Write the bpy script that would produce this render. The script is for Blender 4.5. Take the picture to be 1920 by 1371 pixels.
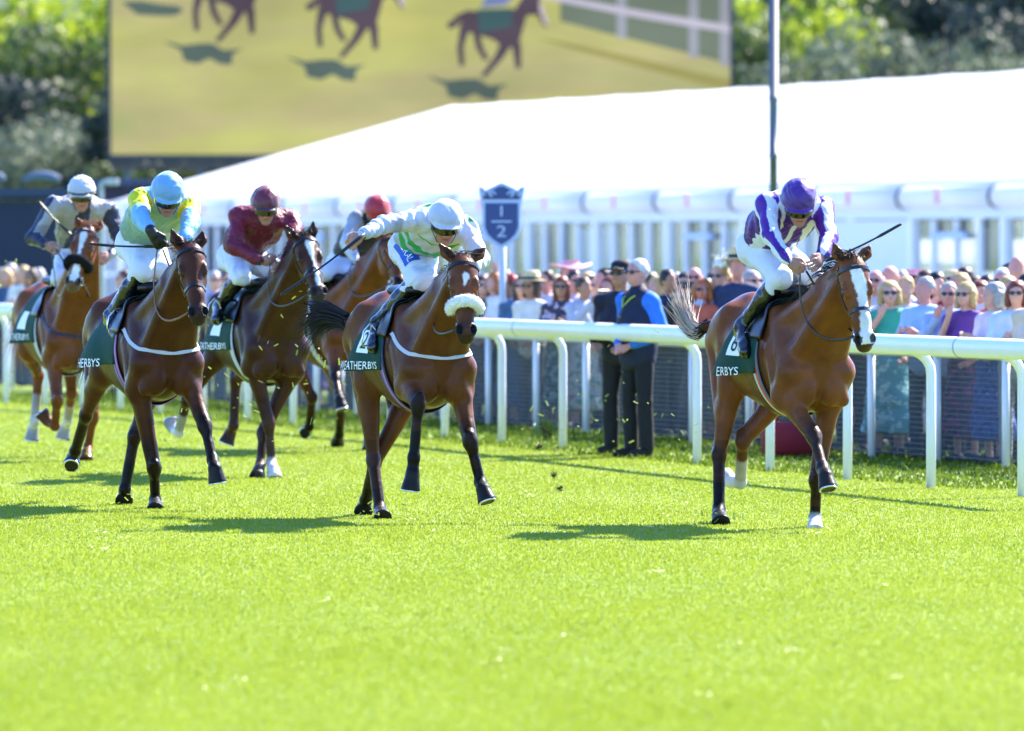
import bpy, math, random
import numpy as np
from mathutils import Matrix, Vector
random.seed(7); rng=np.random.default_rng(11)
for o in list(bpy.data.objects): bpy.data.objects.remove(o)
S=bpy.context.scene; COLL=S.collection
R=math.radians
# ---------------------------------------------------------------- camera
FPX=14000.; CAMH=1.85; TH=math.atan(228.5/FPX)
cd=bpy.data.cameras.new("camera"); cam=bpy.data.objects.new("camera",cd); COLL.objects.link(cam); S.camera=cam
cd.sensor_fit='HORIZONTAL'; cd.sensor_width=36.; cd.lens=36.*FPX/1920
cam.location=(0,0,CAMH); cam.rotation_euler=(math.pi/2-TH,0,0)
cd.clip_start=.5; cd.clip_end=3000
cd.dof.use_dof=True; cd.dof.focus_distance=50.; cd.dof.aperture_fstop=3.4
# ---------------------------------------------------------------- light
SUNV=Vector((1.0,1.0,1.30)).normalized()
EL=math.asin(SUNV.z); AZ=math.atan2(SUNV.x,SUNV.y)
w=bpy.data.worlds.new("World"); S.world=w; w.use_nodes=True
nt=w.node_tree; bg=nt.nodes['Background']; sk=nt.nodes.new('ShaderNodeTexSky')
sk.sky_type='NISHITA'; sk.sun_disc=False; sk.sun_elevation=EL; sk.sun_rotation=AZ; sk.dust_density=.15; sk.ozone_density=2.5; sk.air_density=1.15
tint=nt.nodes.new('ShaderNodeMix'); tint.data_type='RGBA'; tint.blend_type='MULTIPLY'; tint.inputs[0].default_value=1; tint.inputs[7].default_value=(.66,.93,1.5,1); nt.links.new(sk.outputs[0],tint.inputs[6]); nt.links.new(tint.outputs[2],bg.inputs[0]); bg.inputs[1].default_value=.095
sl=bpy.data.lights.new("sun",'SUN'); sl.energy=5.0; sl.angle=R(.55); sl.color=(1,.925,.80)
so=bpy.data.objects.new("sun",sl); COLL.objects.link(so); so.rotation_euler=SUNV.to_track_quat('Z','Y').to_euler(); so.location=(20,20,40)
S.view_settings.view_transform='Standard'; S.view_settings.look='None'; S.view_settings.exposure=2.15; S.view_settings.gamma=1
S.render.engine='CYCLES'
S.cycles.max_bounces=6; S.cycles.transparent_max_bounces=8
# ---------------------------------------------------------------- helpers
CAM=np.array([0,0,CAMH])
def ray(u,v):
    a=(u-960)/FPX;b=-(v-685.5)/FPX
    return np.array([a,math.cos(TH)+b*math.sin(TH),-math.sin(TH)+b*math.cos(TH)])
def atY(u,v,Y): r=ray(u,v); return CAM+r*(Y/r[1])
def ground(u,v): r=ray(u,v); return CAM-r*(CAMH/r[2])
def nrm(v): v=np.asarray(v,float); return v/np.linalg.norm(v)
def lin(c): return tuple((x/12.92 if x<=.04045 else ((x+.055)/1.055)**2.4) for x in c)
def hx(s): s=s.lstrip('#'); return lin(tuple(int(s[i:i+2],16)/255 for i in (0,2,4)))
class Frame:  # local frame of a galloping horse: x forward, y to its left, z up
    def __init__(s,chest,Y,ang,cx=.62):
        a=R(ang); s.rot=-(math.pi/2-a)
        s.d=np.array([math.sin(a),-math.cos(a),0]); s.n=np.array([math.cos(a),math.sin(a),0])
        r=ray(*chest); p=CAM+r*(Y-cx*math.cos(a))/r[1]; s.O=p-s.d*cx; s.O[2]=0
    def L(s,w): q=np.asarray(w)-s.O; return np.array([q@s.d,q@s.n,q[2]])
    def D(s,w): return np.array([np.dot(w,s.d),np.dot(w,s.n),w[2]])
    def rl(s,u,v): r=ray(u,v); return s.L(CAM),s.D(r)
    def px(s,u,v,x): c,r=s.rl(u,v); return c+r*(x-c[0])/r[0]
    def py(s,u,v,y): c,r=s.rl(u,v); return c+r*(y-c[1])/r[1]
    def pl(s,u,v,par,L,sg):
        c,r=s.rl(u,v); r=nrm(r); w=par-c; t=w@r; h=L*L-(w@w-t*t)
        return c+r*(t-sg*math.sqrt(max(h,0)))
# ---- materials
def setin(n,**k):
    for a,b in k.items():
        if a in n.inputs: n.inputs[a].default_value=b
MC={}
def mat(name,color=None,rough=.6,spec=.4,attr=False,noise=0,nscale=8,bump=0,bscale=80,metal=0,sheen=0,coat=0,emit=0,transl=0,stretch=None):
    if name in MC: return MC[name]
    m=bpy.data.materials.new(name); m.use_nodes=True; t=m.node_tree; p=t.nodes['Principled BSDF']
    setin(p,Roughness=rough,Metallic=metal); p.inputs['Specular IOR Level'].default_value=spec
    if sheen: p.inputs['Sheen Weight'].default_value=sheen
    if coat: p.inputs['Coat Weight'].default_value=coat; p.inputs['Coat Roughness'].default_value=.12
    src=None
    if attr:
        a=t.nodes.new('ShaderNodeAttribute'); a.attribute_name='Col'; src=a.outputs['Color']
    tc=t.nodes.new('ShaderNodeTexCoord'); vec=tc.outputs['Object']
    if stretch:
        mp=t.nodes.new('ShaderNodeMapping'); mp.inputs['Scale'].default_value=stretch; t.links.new(vec,mp.inputs[0]); vec=mp.outputs[0]
    if noise:
        nz=t.nodes.new('ShaderNodeTexNoise'); nz.inputs['Scale'].default_value=nscale; nz.inputs['Detail'].default_value=6
        t.links.new(vec,nz.inputs[0])
        mr=t.nodes.new('ShaderNodeMapRange'); mr.inputs[1].default_value=.3; mr.inputs[2].default_value=.7; mr.inputs[3].default_value=1-noise; mr.inputs[4].default_value=1+noise
        t.links.new(nz.outputs[0],mr.inputs[0])
        mx=t.nodes.new('ShaderNodeMix'); mx.data_type='RGBA'; mx.blend_type='MULTIPLY'; mx.inputs[0].default_value=1
        if src: t.links.new(src,mx.inputs[6])
        else: mx.inputs[6].default_value=(*color,1)
        t.links.new(mr.outputs[0],mx.inputs[7]); src=mx.outputs[2]
    if src: t.links.new(src,p.inputs['Base Color'])
    else: p.inputs['Base Color'].default_value=(*color,1)
    if bump:
        n2=t.nodes.new('ShaderNodeTexNoise'); n2.inputs['Scale'].default_value=bscale; n2.inputs['Detail'].default_value=4
        t.links.new(vec,n2.inputs[0])
        b=t.nodes.new('ShaderNodeBump'); b.inputs['Strength'].default_value=bump; b.inputs['Distance'].default_value=.01
        t.links.new(n2.outputs[0],b.inputs['Height']); t.links.new(b.outputs[0],p.inputs['Normal'])
    if emit:
        p.inputs['Emission Color'].default_value=(*color,1); p.inputs['Emission Strength'].default_value=emit
    if transl:
        tr=t.nodes.new('ShaderNodeBsdfTranslucent'); ms=t.nodes.new('ShaderNodeMixShader'); ms.inputs[0].default_value=transl
        if src: t.links.new(src,tr.inputs[0])
        else: tr.inputs[0].default_value=(*color,1)
        t.links.new(p.outputs[0],ms.inputs[1]); t.links.new(tr.outputs[0],ms.inputs[2]); t.links.new(ms.outputs[0],t.nodes['Material Output'].inputs[0])
    MC[name]=m; return m
# ---- object makers
def tag(o,label=None,cat=None,group=None,kind=None):
    if label: o['label']=label
    if cat: o['category']=cat
    if group: o['group']=group
    if kind: o['kind']=kind
    return o
def empty(name,loc=(0,0,0),rz=0,label=None,cat=None,group=None):
    o=bpy.data.objects.new(name,None); COLL.objects.link(o); o.location=loc; o.rotation_euler=(0,0,rz); o.empty_display_size=.1
    return tag(o,label,cat,group)
def npmesh(name,V,polys=None,quads=None,tris=None,cols=None,smooth=True):
    me=bpy.data.meshes.new(name); V=np.asarray(V,np.float32).reshape(-1,3)
    if polys is not None:
        me.from_pydata(V.tolist(),[],polys)
    else:
        parts=[]; st=[]; n=0
        for q,k in ((quads,4),(tris,3)):
            if q is None or len(q)==0: continue
            q=np.asarray(q,np.int32); parts.append(q.ravel()); st.append(n+np.arange(len(q))*k); n+=q.size
        li=np.concatenate(parts); st=np.concatenate(st).astype(np.int32)
        me.vertices.add(len(V)); me.vertices.foreach_set('co',V.ravel())
        me.loops.add(len(li)); me.loops.foreach_set('vertex_index',li)
        me.polygons.add(len(st)); me.polygons.foreach_set('loop_start',st)
        me.update(calc_edges=True); me.validate()
    if smooth: me.polygons.foreach_set('use_smooth',[True]*len(me.polygons))
    if cols is not None:
        a=me.color_attributes.new('Col','FLOAT_COLOR','POINT')
        c=np.ones((len(V),4),np.float32); c[:,:3]=cols; a.data.foreach_set('color',c.ravel())
    me.update(); return me
def obj(name,me,m=None,parent=None,loc=None,rz=None):
    o=bpy.data.objects.new(name,me); COLL.objects.link(o)
    if m is not None:
        if not len(me.materials):
            for x in (m if isinstance(m,(list,tuple)) else [m]): me.materials.append(x)
    if parent: o.parent=parent
    if loc is not None: o.location=loc
    if rz is not None: o.rotation_euler=(0,0,rz)
    return o
class MB:
    def __init__(s): s.V=[]; s.P=[]; s.M=[]; s.mi=0
    def add(s,V,P):
        b=len(s.V); s.V+=[tuple(map(float,v)) for v in V]; s.P+=[[b+i for i in p] for p in P]; s.M+=[s.mi]*len(P); return s
    def box(s,c,h,R3=None,bev=0):
        c=np.asarray(c,float); h=np.asarray(h,float); A=np.eye(3) if R3 is None else np.asarray(R3,float)
        if bev:
            pts=[];e=h-bev
            for sx in(-1,1):
                for sy in(-1,1):
                    for sz in(-1,1):
                        for k in range(3):
                            q=np.array([sx*e[0],sy*e[1],sz*e[2]]); q[k]+=(sx,sy,sz)[k]*bev; pts.append(c+q@A)
            import bmesh
            bm=bmesh.new(); vs=[bm.verts.new(p) for p in pts]; r=bmesh.ops.convex_hull(bm,input=vs); bm.verts.index_update()
            s.add([v.co for v in bm.verts],[[v.index for v in f.verts] for f in bm.faces]); bm.free(); return s
        V=[c+np.array([x*h[0],y*h[1],z*h[2]])@A for x in(-1,1) for y in(-1,1) for z in(-1,1)]
        return s.add(V,[[0,1,3,2],[4,6,7,5],[0,4,5,1],[2,3,7,6],[0,2,6,4],[1,5,7,3]])
    def tube(s,pts,rad,n=8,cap=True,flat=None,closed=False):
        pts=np.asarray(pts,float); m=len(pts); rad=np.broadcast_to(np.asarray(rad,float),(m,))
        if closed: T=np.roll(pts,-1,0)-np.roll(pts,1,0)
        else: T=np.gradient(pts,axis=0)
        T/=np.linalg.norm(T,axis=1)[:,None]+1e-9
        u=np.array([0,0,1.]) if abs(T[0][2])<.9 else np.array([1.,0,0]); V=[]
        for i in range(m):
            u=u-T[i]*(u@T[i]); u/=np.linalg.norm(u)+1e-9; b=np.cross(T[i],u)
            fu,fb=(1,1) if flat is None else flat
            for k in range(n):
                a=2*math.pi*k/n; V.append(pts[i]+rad[i]*(math.cos(a)*u*fu+math.sin(a)*b*fb))
        P=[[i*n+k,i*n+(k+1)%n,(i+1)%m*n+(k+1)%n,(i+1)%m*n+k] for i in range(m if closed else m-1) for k in range(n)]
        if cap and not closed: P+=[[k for k in range(n)][::-1],[(m-1)*n+k for k in range(n)]]
        return s.add(V,P)
    def ribbon(s,pts,nor,wd,th=.004):  # flat strap: pts along surface, nor outward normals
        pts=np.asarray(pts,float); nor=np.asarray(nor,float); T=np.gradient(pts,axis=0); B=np.cross(T,nor); B/=np.linalg.norm(B,axis=1)[:,None]+1e-9
        V=[]
        for p,n_,b in zip(pts,nor,B): V+=[p-b*wd/2,p-b*wd/2+n_*th,p+b*wd/2+n_*th,p+b*wd/2]
        m=len(pts); P=[[i*4+k,i*4+(k+1)%4,i*4+4+(k+1)%4,i*4+4+k] for i in range(m-1) for k in range(4)]+[[3,2,1,0],[m*4-4,m*4-3,m*4-2,m*4-1]]
        return s.add(V,P)
    def lathe(s,prof,c=(0,0,0),n=20,ax=None):
        V=[];m=len(prof);c=np.asarray(c,float)
        for r,z in prof:
            for k in range(n): a=2*math.pi*k/n; V.append(c+np.array([r*math.cos(a),r*math.sin(a),z]))
        P=[[i*n+k,i*n+(k+1)%n,(i+1)*n+(k+1)%n,(i+1)*n+k] for i in range(m-1) for k in range(n)]+[[k for k in range(n)][::-1],[(m-1)*n+k for k in range(n)]]
        return s.add(V,P)
    def prism(s,poly,to3,th):  # 2d polygon -> slab; to3(x,y,d)
        n=len(poly); V=[to3(x,y,0) for x,y in poly]+[to3(x,y,th) for x,y in poly]
        return s.add(V,[list(range(n))[::-1],list(range(n,2*n))]+[[i,(i+1)%n,n+(i+1)%n,n+i] for i in range(n)])
    def ball(s,c,r,n=10):
        V=[];c=np.asarray(c,float);r=np.broadcast_to(r,(3,))
        for i in range(n+1):
            p=math.pi*i/n
            for k in range(2*n): a=math.pi*k/n; V.append(c+r*np.array([math.sin(p)*math.cos(a),math.sin(p)*math.sin(a),math.cos(p)]))
        m=2*n
        return s.add(V,[[i*m+k,(i+1)*m+k,(i+1)*m+(k+1)%m,i*m+(k+1)%m] for i in range(n) for k in range(m)])
    def mesh(s,name,smooth=False):
        me=bpy.data.meshes.new(name); me.from_pydata(s.V,[],s.P); 
        if any(s.M): me.polygons.foreach_set('material_index',s.M)
        if smooth: me.polygons.foreach_set('use_smooth',[True]*len(me.polygons))
        me.validate(); me.update(); return me
    def build(s,name,m,parent=None,smooth=False,loc=None,rz=None): return obj(name,s.mesh(name,smooth),m,parent,loc,rz)
# ---- signed-distance modelling: smooth unions of tapered limbs and ellipsoids, meshed by surface nets
class Field:
    def __init__(s,lo,hi,h,color=True):
        s.h=h; s.lo=np.array(lo,np.float32); n=np.ceil((np.array(hi)-lo)/h).astype(int)+1; s.n=n
        s.ax=[(s.lo[i]+h*np.arange(n[i])).astype(np.float32) for i in range(3)]
        s.F=np.full(n,.3,np.float32); s.C=np.zeros((*n,3),np.float32) if color else None
    def sub(s,lo,hi):
        a=np.clip(np.floor((np.asarray(lo)-s.lo)/s.h).astype(int),0,s.n); b=np.clip(np.ceil((np.asarray(hi)-s.lo)/s.h).astype(int)+1,0,s.n)
        sl=tuple(slice(i,j) for i,j in zip(a,b)); g=[s.ax[0][sl[0]][:,None,None],s.ax[1][sl[1]][None,:,None],s.ax[2][sl[2]][None,None,:]]
        return sl,g
    def mix(s,sl,d,k,col,op):
        F=s.F[sl]
        if F.size==0: return
        if op=='-':
            h=np.clip(.5-.5*(F+d)/k,0,1); s.F[sl]=F*(1-h)-d*h+k*h*(1-h)
            if col is not None and s.C is not None: s.C[sl]=s.C[sl]*(1-h[...,None])+np.array(col,np.float32)*h[...,None]
            return
        h=np.clip(.5+.5*(F-d)/k,0,1); s.F[sl]=F*(1-h)+d*h-k*h*(1-h)
        if s.C is not None and col is not None: 
            h=np.clip(.5+.5*(F-d)/max(k,.02),0,1); s.C[sl]=s.C[sl]*(1-h[...,None])+np.array(col,np.float32)*h[...,None]
    def cap(s,a,b,r0,r1,k=.03,col=None,side=None,ratio=1.,op='+'):
        a=np.asarray(a,float);b=np.asarray(b,float); m=max(r0,r1)*max(1,ratio)+k+.03
        sl,g=s.sub(np.minimum(a,b)-m,np.maximum(a,b)+m); ab=b-a; L2=ab@ab+1e-9
        w=[g[i]-np.float32(a[i]) for i in range(3)]
        t=np.clip((w[0]*ab[0]+w[1]*ab[1]+w[2]*ab[2])/L2,0,1).astype(np.float32)
        q=[w[i]-t*np.float32(ab[i]) for i in range(3)]
        if side is not None:
            sd=nrm(side); c=(q[0]*sd[0]+q[1]*sd[1]+q[2]*sd[2])*(1/ratio-1)
            q=[q[i]+c*np.float32(sd[i]) for i in range(3)]
        d=np.sqrt(q[0]**2+q[1]**2+q[2]**2)-(r0+(r1-r0)*t)
        s.mix(sl,d.astype(np.float32),k,col,op)
    def chain(s,pts,rs,k=.03,col=None,side=None,ratio=1.):
        for i in range(len(pts)-1): s.cap(pts[i],pts[i+1],rs[i],rs[i+1],k,col,side,ratio)
    def ell(s,c,r,k=.03,col=None,A=None,op='+'):
        c=np.asarray(c,float); r=np.asarray(r,float); A=np.eye(3) if A is None else np.asarray(A,float)
        e=np.sqrt(((A*r[:,None])**2).sum(0))+k+.03
        sl,g=s.sub(c-e,c+e); w=[g[i]-np.float32(c[i]) for i in range(3)]
        q=[(w[0]*A[j,0]+w[1]*A[j,1]+w[2]*A[j,2]).astype(np.float32) for j in range(3)]
        k0=np.sqrt(sum((q[j]/r[j])**2 for j in range(3)))+1e-6; k1=np.sqrt(sum((q[j]/r[j]**2)**2 for j in range(3)))+1e-6
        s.mix(sl,(k0*(k0-1)/k1).astype(np.float32),k,col,op)
    def halfcut(s,p,n,k=.004):  # remove everything on the +n side of plane
        n=nrm(n); d=(s.ax[0][:,None,None]-p[0])*n[0]+(s.ax[1][None,:,None]-p[1])*n[1]+(s.ax[2][None,None,:]-p[2])*n[2]
        h=np.clip(.5+.5*(d-s.F)/k,0,1).astype(np.float32); s.F=s.F*(1-h)+d.astype(np.float32)*h+k*h*(1-h)
    def ripple(s,amp,fr,seed=0):
        r=np.random.default_rng(seed); X,Y,Z=s.ax[0][:,None,None],s.ax[1][None,:,None],s.ax[2][None,None,:]; o=0
        for i in range(5):
            k=r.normal(size=3)*fr; o=o+np.sin(X*k[0]+Y*k[1]+Z*k[2]+r.uniform(0,6)+1.5*np.sin(Z*k[1]*.5+X*k[2]*.6))
        s.F=s.F+(amp*o/2.2).astype(np.float32)
    def sample(s,P):
        q=(np.asarray(P,float)-s.lo)/s.h; i=np.clip(np.floor(q).astype(int),0,s.n-2); f=np.clip(q-i,0,1); out=0
        for a in(0,1):
            for b in(0,1):
                for c in(0,1):
                    out=out+s.F[i[...,0]+a,i[...,1]+b,i[...,2]+c]*(f[...,0] if a else 1-f[...,0])*(f[...,1] if b else 1-f[...,1])*(f[...,2] if c else 1-f[...,2])
        return out
    def cast(s,c,dirs,rmax=.6,step=.006,r0=.0):  # march from inside outwards to the skin
        c=np.asarray(c,float); dirs=np.asarray(dirs,float); dirs=dirs/np.linalg.norm(dirs,axis=-1,keepdims=True)
        t=np.arange(r0,rmax,step); P=c[...,None,:]+dirs[...,None,:]*t[:,None] if c.ndim>1 else c+dirs[...,None,:]*t[:,None]
        v=s.sample(P); pos=v>0; i=np.argmax(pos,axis=-1); i=np.where(pos.any(-1),np.maximum(i,1),len(t)-1)
        va=np.take_along_axis(v,(i-1)[...,None],-1)[...,0]; vb=np.take_along_axis(v,i[...,None],-1)[...,0]
        tt=t[i-1]+step*np.clip(va/(va-vb-1e-9),0,1)
        return (c+dirs*tt[...,None]),dirs
    def mesh(s,name,colorfn=None,smooth=2):
        F=s.F; n=s.n; sg=F<0
        cnt=np.zeros(n-1,np.uint8)
        offs=[(a,b,c) for a in(0,1) for b in(0,1) for c in(0,1)]
        for a,b,c in offs: cnt+=sg[a:n[0]-1+a,b:n[1]-1+b,c:n[2]-1+c]
        idx=np.argwhere((cnt>0)&(cnt<8)); N=len(idx)
        f=np.stack([F[idx[:,0]+a,idx[:,1]+b,idx[:,2]+c] for a,b,c in offs],1); of=np.array(offs,np.float32)
        acc=np.zeros((N,3),np.float32); num=np.zeros(N,np.float32)
        for i in range(8):
            for j in range(i+1,8):
                if abs(of[i]-of[j]).sum()!=1: continue
                m=(f[:,i]<0)!=(f[:,j]<0); t=np.where(m,f[:,i]/(f[:,i]-f[:,j]+1e-12),0)[:,None]
                acc+=np.where(m[:,None],of[i]+t*(of[j]-of[i]),0); num+=m
        V=s.lo+s.h*(idx+acc/num[:,None])
        vid=np.full(n-1,-1,np.int32); vid[tuple(idx.T)]=np.arange(N); Q=[]
        for ax in range(3):
            o1,o2=[(1,2),(2,0),(0,1)][ax]
            A=[slice(1,-1)]*3; B=[slice(1,-1)]*3; A[ax]=slice(0,n[ax]-1); B[ax]=slice(1,n[ax])
            sa=sg[tuple(A)]; sb=sg[tuple(B)]; e=np.argwhere(sa!=sb)
            if len(e)==0: continue
            ins=sa[tuple(e.T)]; g=e+1; g[:,ax]-=1
            def cell(d1,d2): h=g.copy(); h[:,o1]+=d1; h[:,o2]+=d2; return vid[tuple(h.T)]
            q=np.stack([cell(-1,-1),cell(0,-1),cell(0,0),cell(-1,0)],1); q[~ins]=q[~ins][:,::-1]; Q.append(q)
        Q=np.concatenate(Q); Q=Q[(Q>=0).all(1)]
        E=np.concatenate([Q[:,[0,1]],Q[:,[1,2]],Q[:,[2,3]],Q[:,[3,0]]])
        for it in range(smooth):
            deg=np.bincount(E.ravel(),minlength=N)[:,None]+1e-6; ac=np.stack([np.bincount(E[:,0],V[E[:,1],c],N)+np.bincount(E[:,1],V[E[:,0],c],N) for c in range(3)],1)
            V=V*.5+.5*ac/deg if it%2==0 else V*1.4-.4*ac/deg
        col=None
        if s.C is not None:
            col=s.C[idx[:,0],idx[:,1],idx[:,2]]
            if colorfn: col=colorfn(V,col)
        return npmesh(name,V,quads=Q,cols=col)
def strands(name,paths,r,m,parent=None,n=3):
    V=[];P=[]
    for pts in paths:
        pts=np.asarray(pts); k=len(pts); T=np.gradient(pts,axis=0); T/=np.linalg.norm(T,axis=1)[:,None]+1e-9
        u=np.cross(T,[.3,.2,1.]); u/=np.linalg.norm(u,axis=1)[:,None]+1e-9; b=np.cross(T,u); o=len(V)*1
        for i in range(k):
            rr=r*(1-.8*(i/(k-1))**1.5)
            for j in range(n): a=2*math.pi*j/n; V.append(pts[i]+rr*(math.cos(a)*u[i]+math.sin(a)*b[i]))
        for i in range(k-1):
            for j in range(n): P.append((o+i*n+j,o+i*n+(j+1)%n,o+(i+1)*n+(j+1)%n,o+(i+1)*n+j))
    return obj(name,npmesh(name,np.array(V),quads=np.array(P)),m,parent)
def bez(pts,n):
    pts=np.asarray(pts,float); t=np.linspace(0,1,n)[:,None]; m=len(pts)-1
    return sum(math.comb(m,i)*t**i*(1-t)**(m-i)*pts[i] for i in range(m+1))
def text_polys(txt,size=1.):
    c=bpy.data.curves.new('lettering','FONT'); c.body=txt; c.size=size; c.align_x='CENTER'; c.align_y='CENTER'; c.resolution_u=3
    o=bpy.data.objects.new('lettering',c); COLL.objects.link(o); bpy.context.view_layer.update()
    me=bpy.data.meshes.new_from_object(o.evaluated_get(bpy.context.evaluated_depsgraph_get()))
    V=np.array([v.co[:] for v in me.vertices]); P=[list(p.vertices) for p in me.polygons]
    bpy.data.objects.remove(o); bpy.data.curves.remove(c); bpy.data.meshes.remove(me); return V,P
# ================================================================ HORSES
BLK=hx('#0f0c0a'); WHT=(.62,.60,.56)
M_coat=mat('coat',attr=True,rough=.36,spec=.13,noise=.22,nscale=6,bump=.55,bscale=10)
t=M_coat.node_tree; b1=[n for n in t.nodes if n.type=='BUMP'][0]; b2=t.nodes.new('ShaderNodeBump'); n2=t.nodes.new('ShaderNodeTexNoise'); n2.inputs['Scale'].default_value=34; n2.inputs['Detail'].default_value=6; n2.inputs['Distortion'].default_value=.8
tc=[n for n in t.nodes if n.type=='TEX_COORD'][0]; t.links.new(tc.outputs['Object'],n2.inputs[0]); t.links.new(n2.outputs[0],b2.inputs['Height']); b2.inputs['Strength'].default_value=.32; b2.inputs['Distance'].default_value=.006
t.links.new(b1.outputs[0],b2.inputs['Normal']); p=t.nodes['Principled BSDF']; t.links.new(b2.outputs[0],p.inputs['Normal'])
n3=t.nodes.new('ShaderNodeTexNoise'); n3.inputs['Scale'].default_value=4; mr=t.nodes.new('ShaderNodeMapRange'); mr.inputs[1].default_value=.35; mr.inputs[2].default_value=.65; mr.inputs[3].default_value=.26; mr.inputs[4].default_value=.52; t.links.new(tc.outputs['Object'],n3.inputs[0]); t.links.new(n3.outputs[0],mr.inputs[0]); t.links.new(mr.outputs[0],p.inputs['Roughness'])
M_hair=mat('dark_hair',hx('#14110f'),rough=.5,spec=.4)
M_tailgrey=mat('pale_hair',hx('#b8a898'),rough=.55,spec=.4)
M_chestmane=mat('chestnut_hair',hx('#9a5a30'),rough=.5)
M_leather=mat('black_leather',hx('#0e0d10'),rough=.32,spec=.5)
M_brownleather=mat('brown_leather',hx('#6e4630'),rough=.45)
M_steel=mat('steel',(.62,.62,.64),rough=.22,metal=1)
M_white=mat('white_webbing',(.48,.48,.45),rough=.55)
M_eye=mat('eye',(.012,.008,.006),rough=.06,spec=.7)
M_green=mat('green_cloth',(.004,.045,.028),rough=.7,spec=.2,noise=.12,nscale=14,bump=.25,bscale=500)
M_letter=mat('white_print',(.85,.85,.83),rough=.5)
M_patch=mat('white_patch',(.80,.82,.80),rough=.5)
M_fleece=mat('fleece_white',(.70,.69,.65),rough=.95,spec=.1)
M_fleeceb=mat('fleece_black',hx('#16171a'),rough=.95,spec=.1)
Yv=np.array([0,1.,0])
def leg(D,start,pts,front,col,pt,sock,hoofc,sock_low):
    el=start; kn,fe,co,to=pts; D2=lambda a,b:nrm(b-a)
    c1=pt
    dn=D2(kn,fe); bk=np.cross(Yv,dn); bk=nrm(bk)
    if front:
        fb=nrm(np.cross(Yv,D2(el,kn)))
        D.cap(el,kn,.088,.046,.05,col,Yv,.86)
        D.cap(el*.9+kn*.1-fb*.024,el*.45+kn*.55-fb*.014,.064,.044,.014,col)
        D.cap(el*.95+kn*.05+fb*.034,el*.5+kn*.5+fb*.02,.058,.034,.014,col)
        D.cap(el*.30+kn*.70,kn,.050,.046,.02,c1)
        D.ell(kn,(.050,.049,.056),.02,c1); D.cap(kn-dn*.05-bk*.016,kn+dn*.04-bk*.014,.036,.036,.015,c1)
        rc=.032
    else:
        fb=nrm(np.cross(Yv,D2(el,kn)))
        D.cap(el,kn,.100,.048,.05,col,Yv,.82)
        D.cap(el*.72+kn*.28+fb*.035,el*.3+kn*.7+fb*.02,.07,.04,.018,col)
        D.ell(kn,(.056,.044,.060),.02,c1)
        pk=kn+fb*.055-dn*.05
        D.cap(kn,pk,.038,.026,.02,c1); D.cap(pk,el*.55+kn*.45+fb*.06,.021,.032,.03,col)
        rc=.036
    m=sock if not sock_low else c1
    D.cap(kn,fe,rc+.006,rc-.002,.025,c1); D.cap(kn*.5+fe*.5,fe,rc,rc-.001,.012,m)
    D.cap(kn+bk*.026,fe+bk*.022,.022,.021,.014,m if not sock_low else c1)
    D.ell(fe,(.042,.039,.045),.02,m); D.ell(fe+bk*.028,(.026,.028,.03),.02,m)
    D.cap(fe,co,.036,.043,.02,sock); D.cap(co*.8+fe*.2,co,.044,.047,.012,sock)
    # hoof: truncated cone with a flat sole
    dh=D2(co,to); L=np.linalg.norm(to-co); L=min(max(L,.08),.10); to=co+dh*L
    sl,g=D.sub(co-.15,co+.2); w=[g[i]-np.float32(co[i]) for i in range(3)]
    t=w[0]*dh[0]+w[1]*dh[1]+w[2]*dh[2]; q=[w[i]-t*dh[i] for i in range(3)]; sb=nrm(bk-dh*(bk@dh)); e=q[0]*sb[0]+q[1]*sb[1]+q[2]*sb[2]
    rad=np.sqrt(q[0]**2+q[1]**2+q[2]**2); cone=(rad-(.047+.019*np.clip(t/L,0,1)))*.95
    d=np.maximum(np.maximum(cone,t-L+.06*0),-t-.012); D.mix(sl,d.astype(np.float32),.006,hoofc,'+')
    return to,dh
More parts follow.
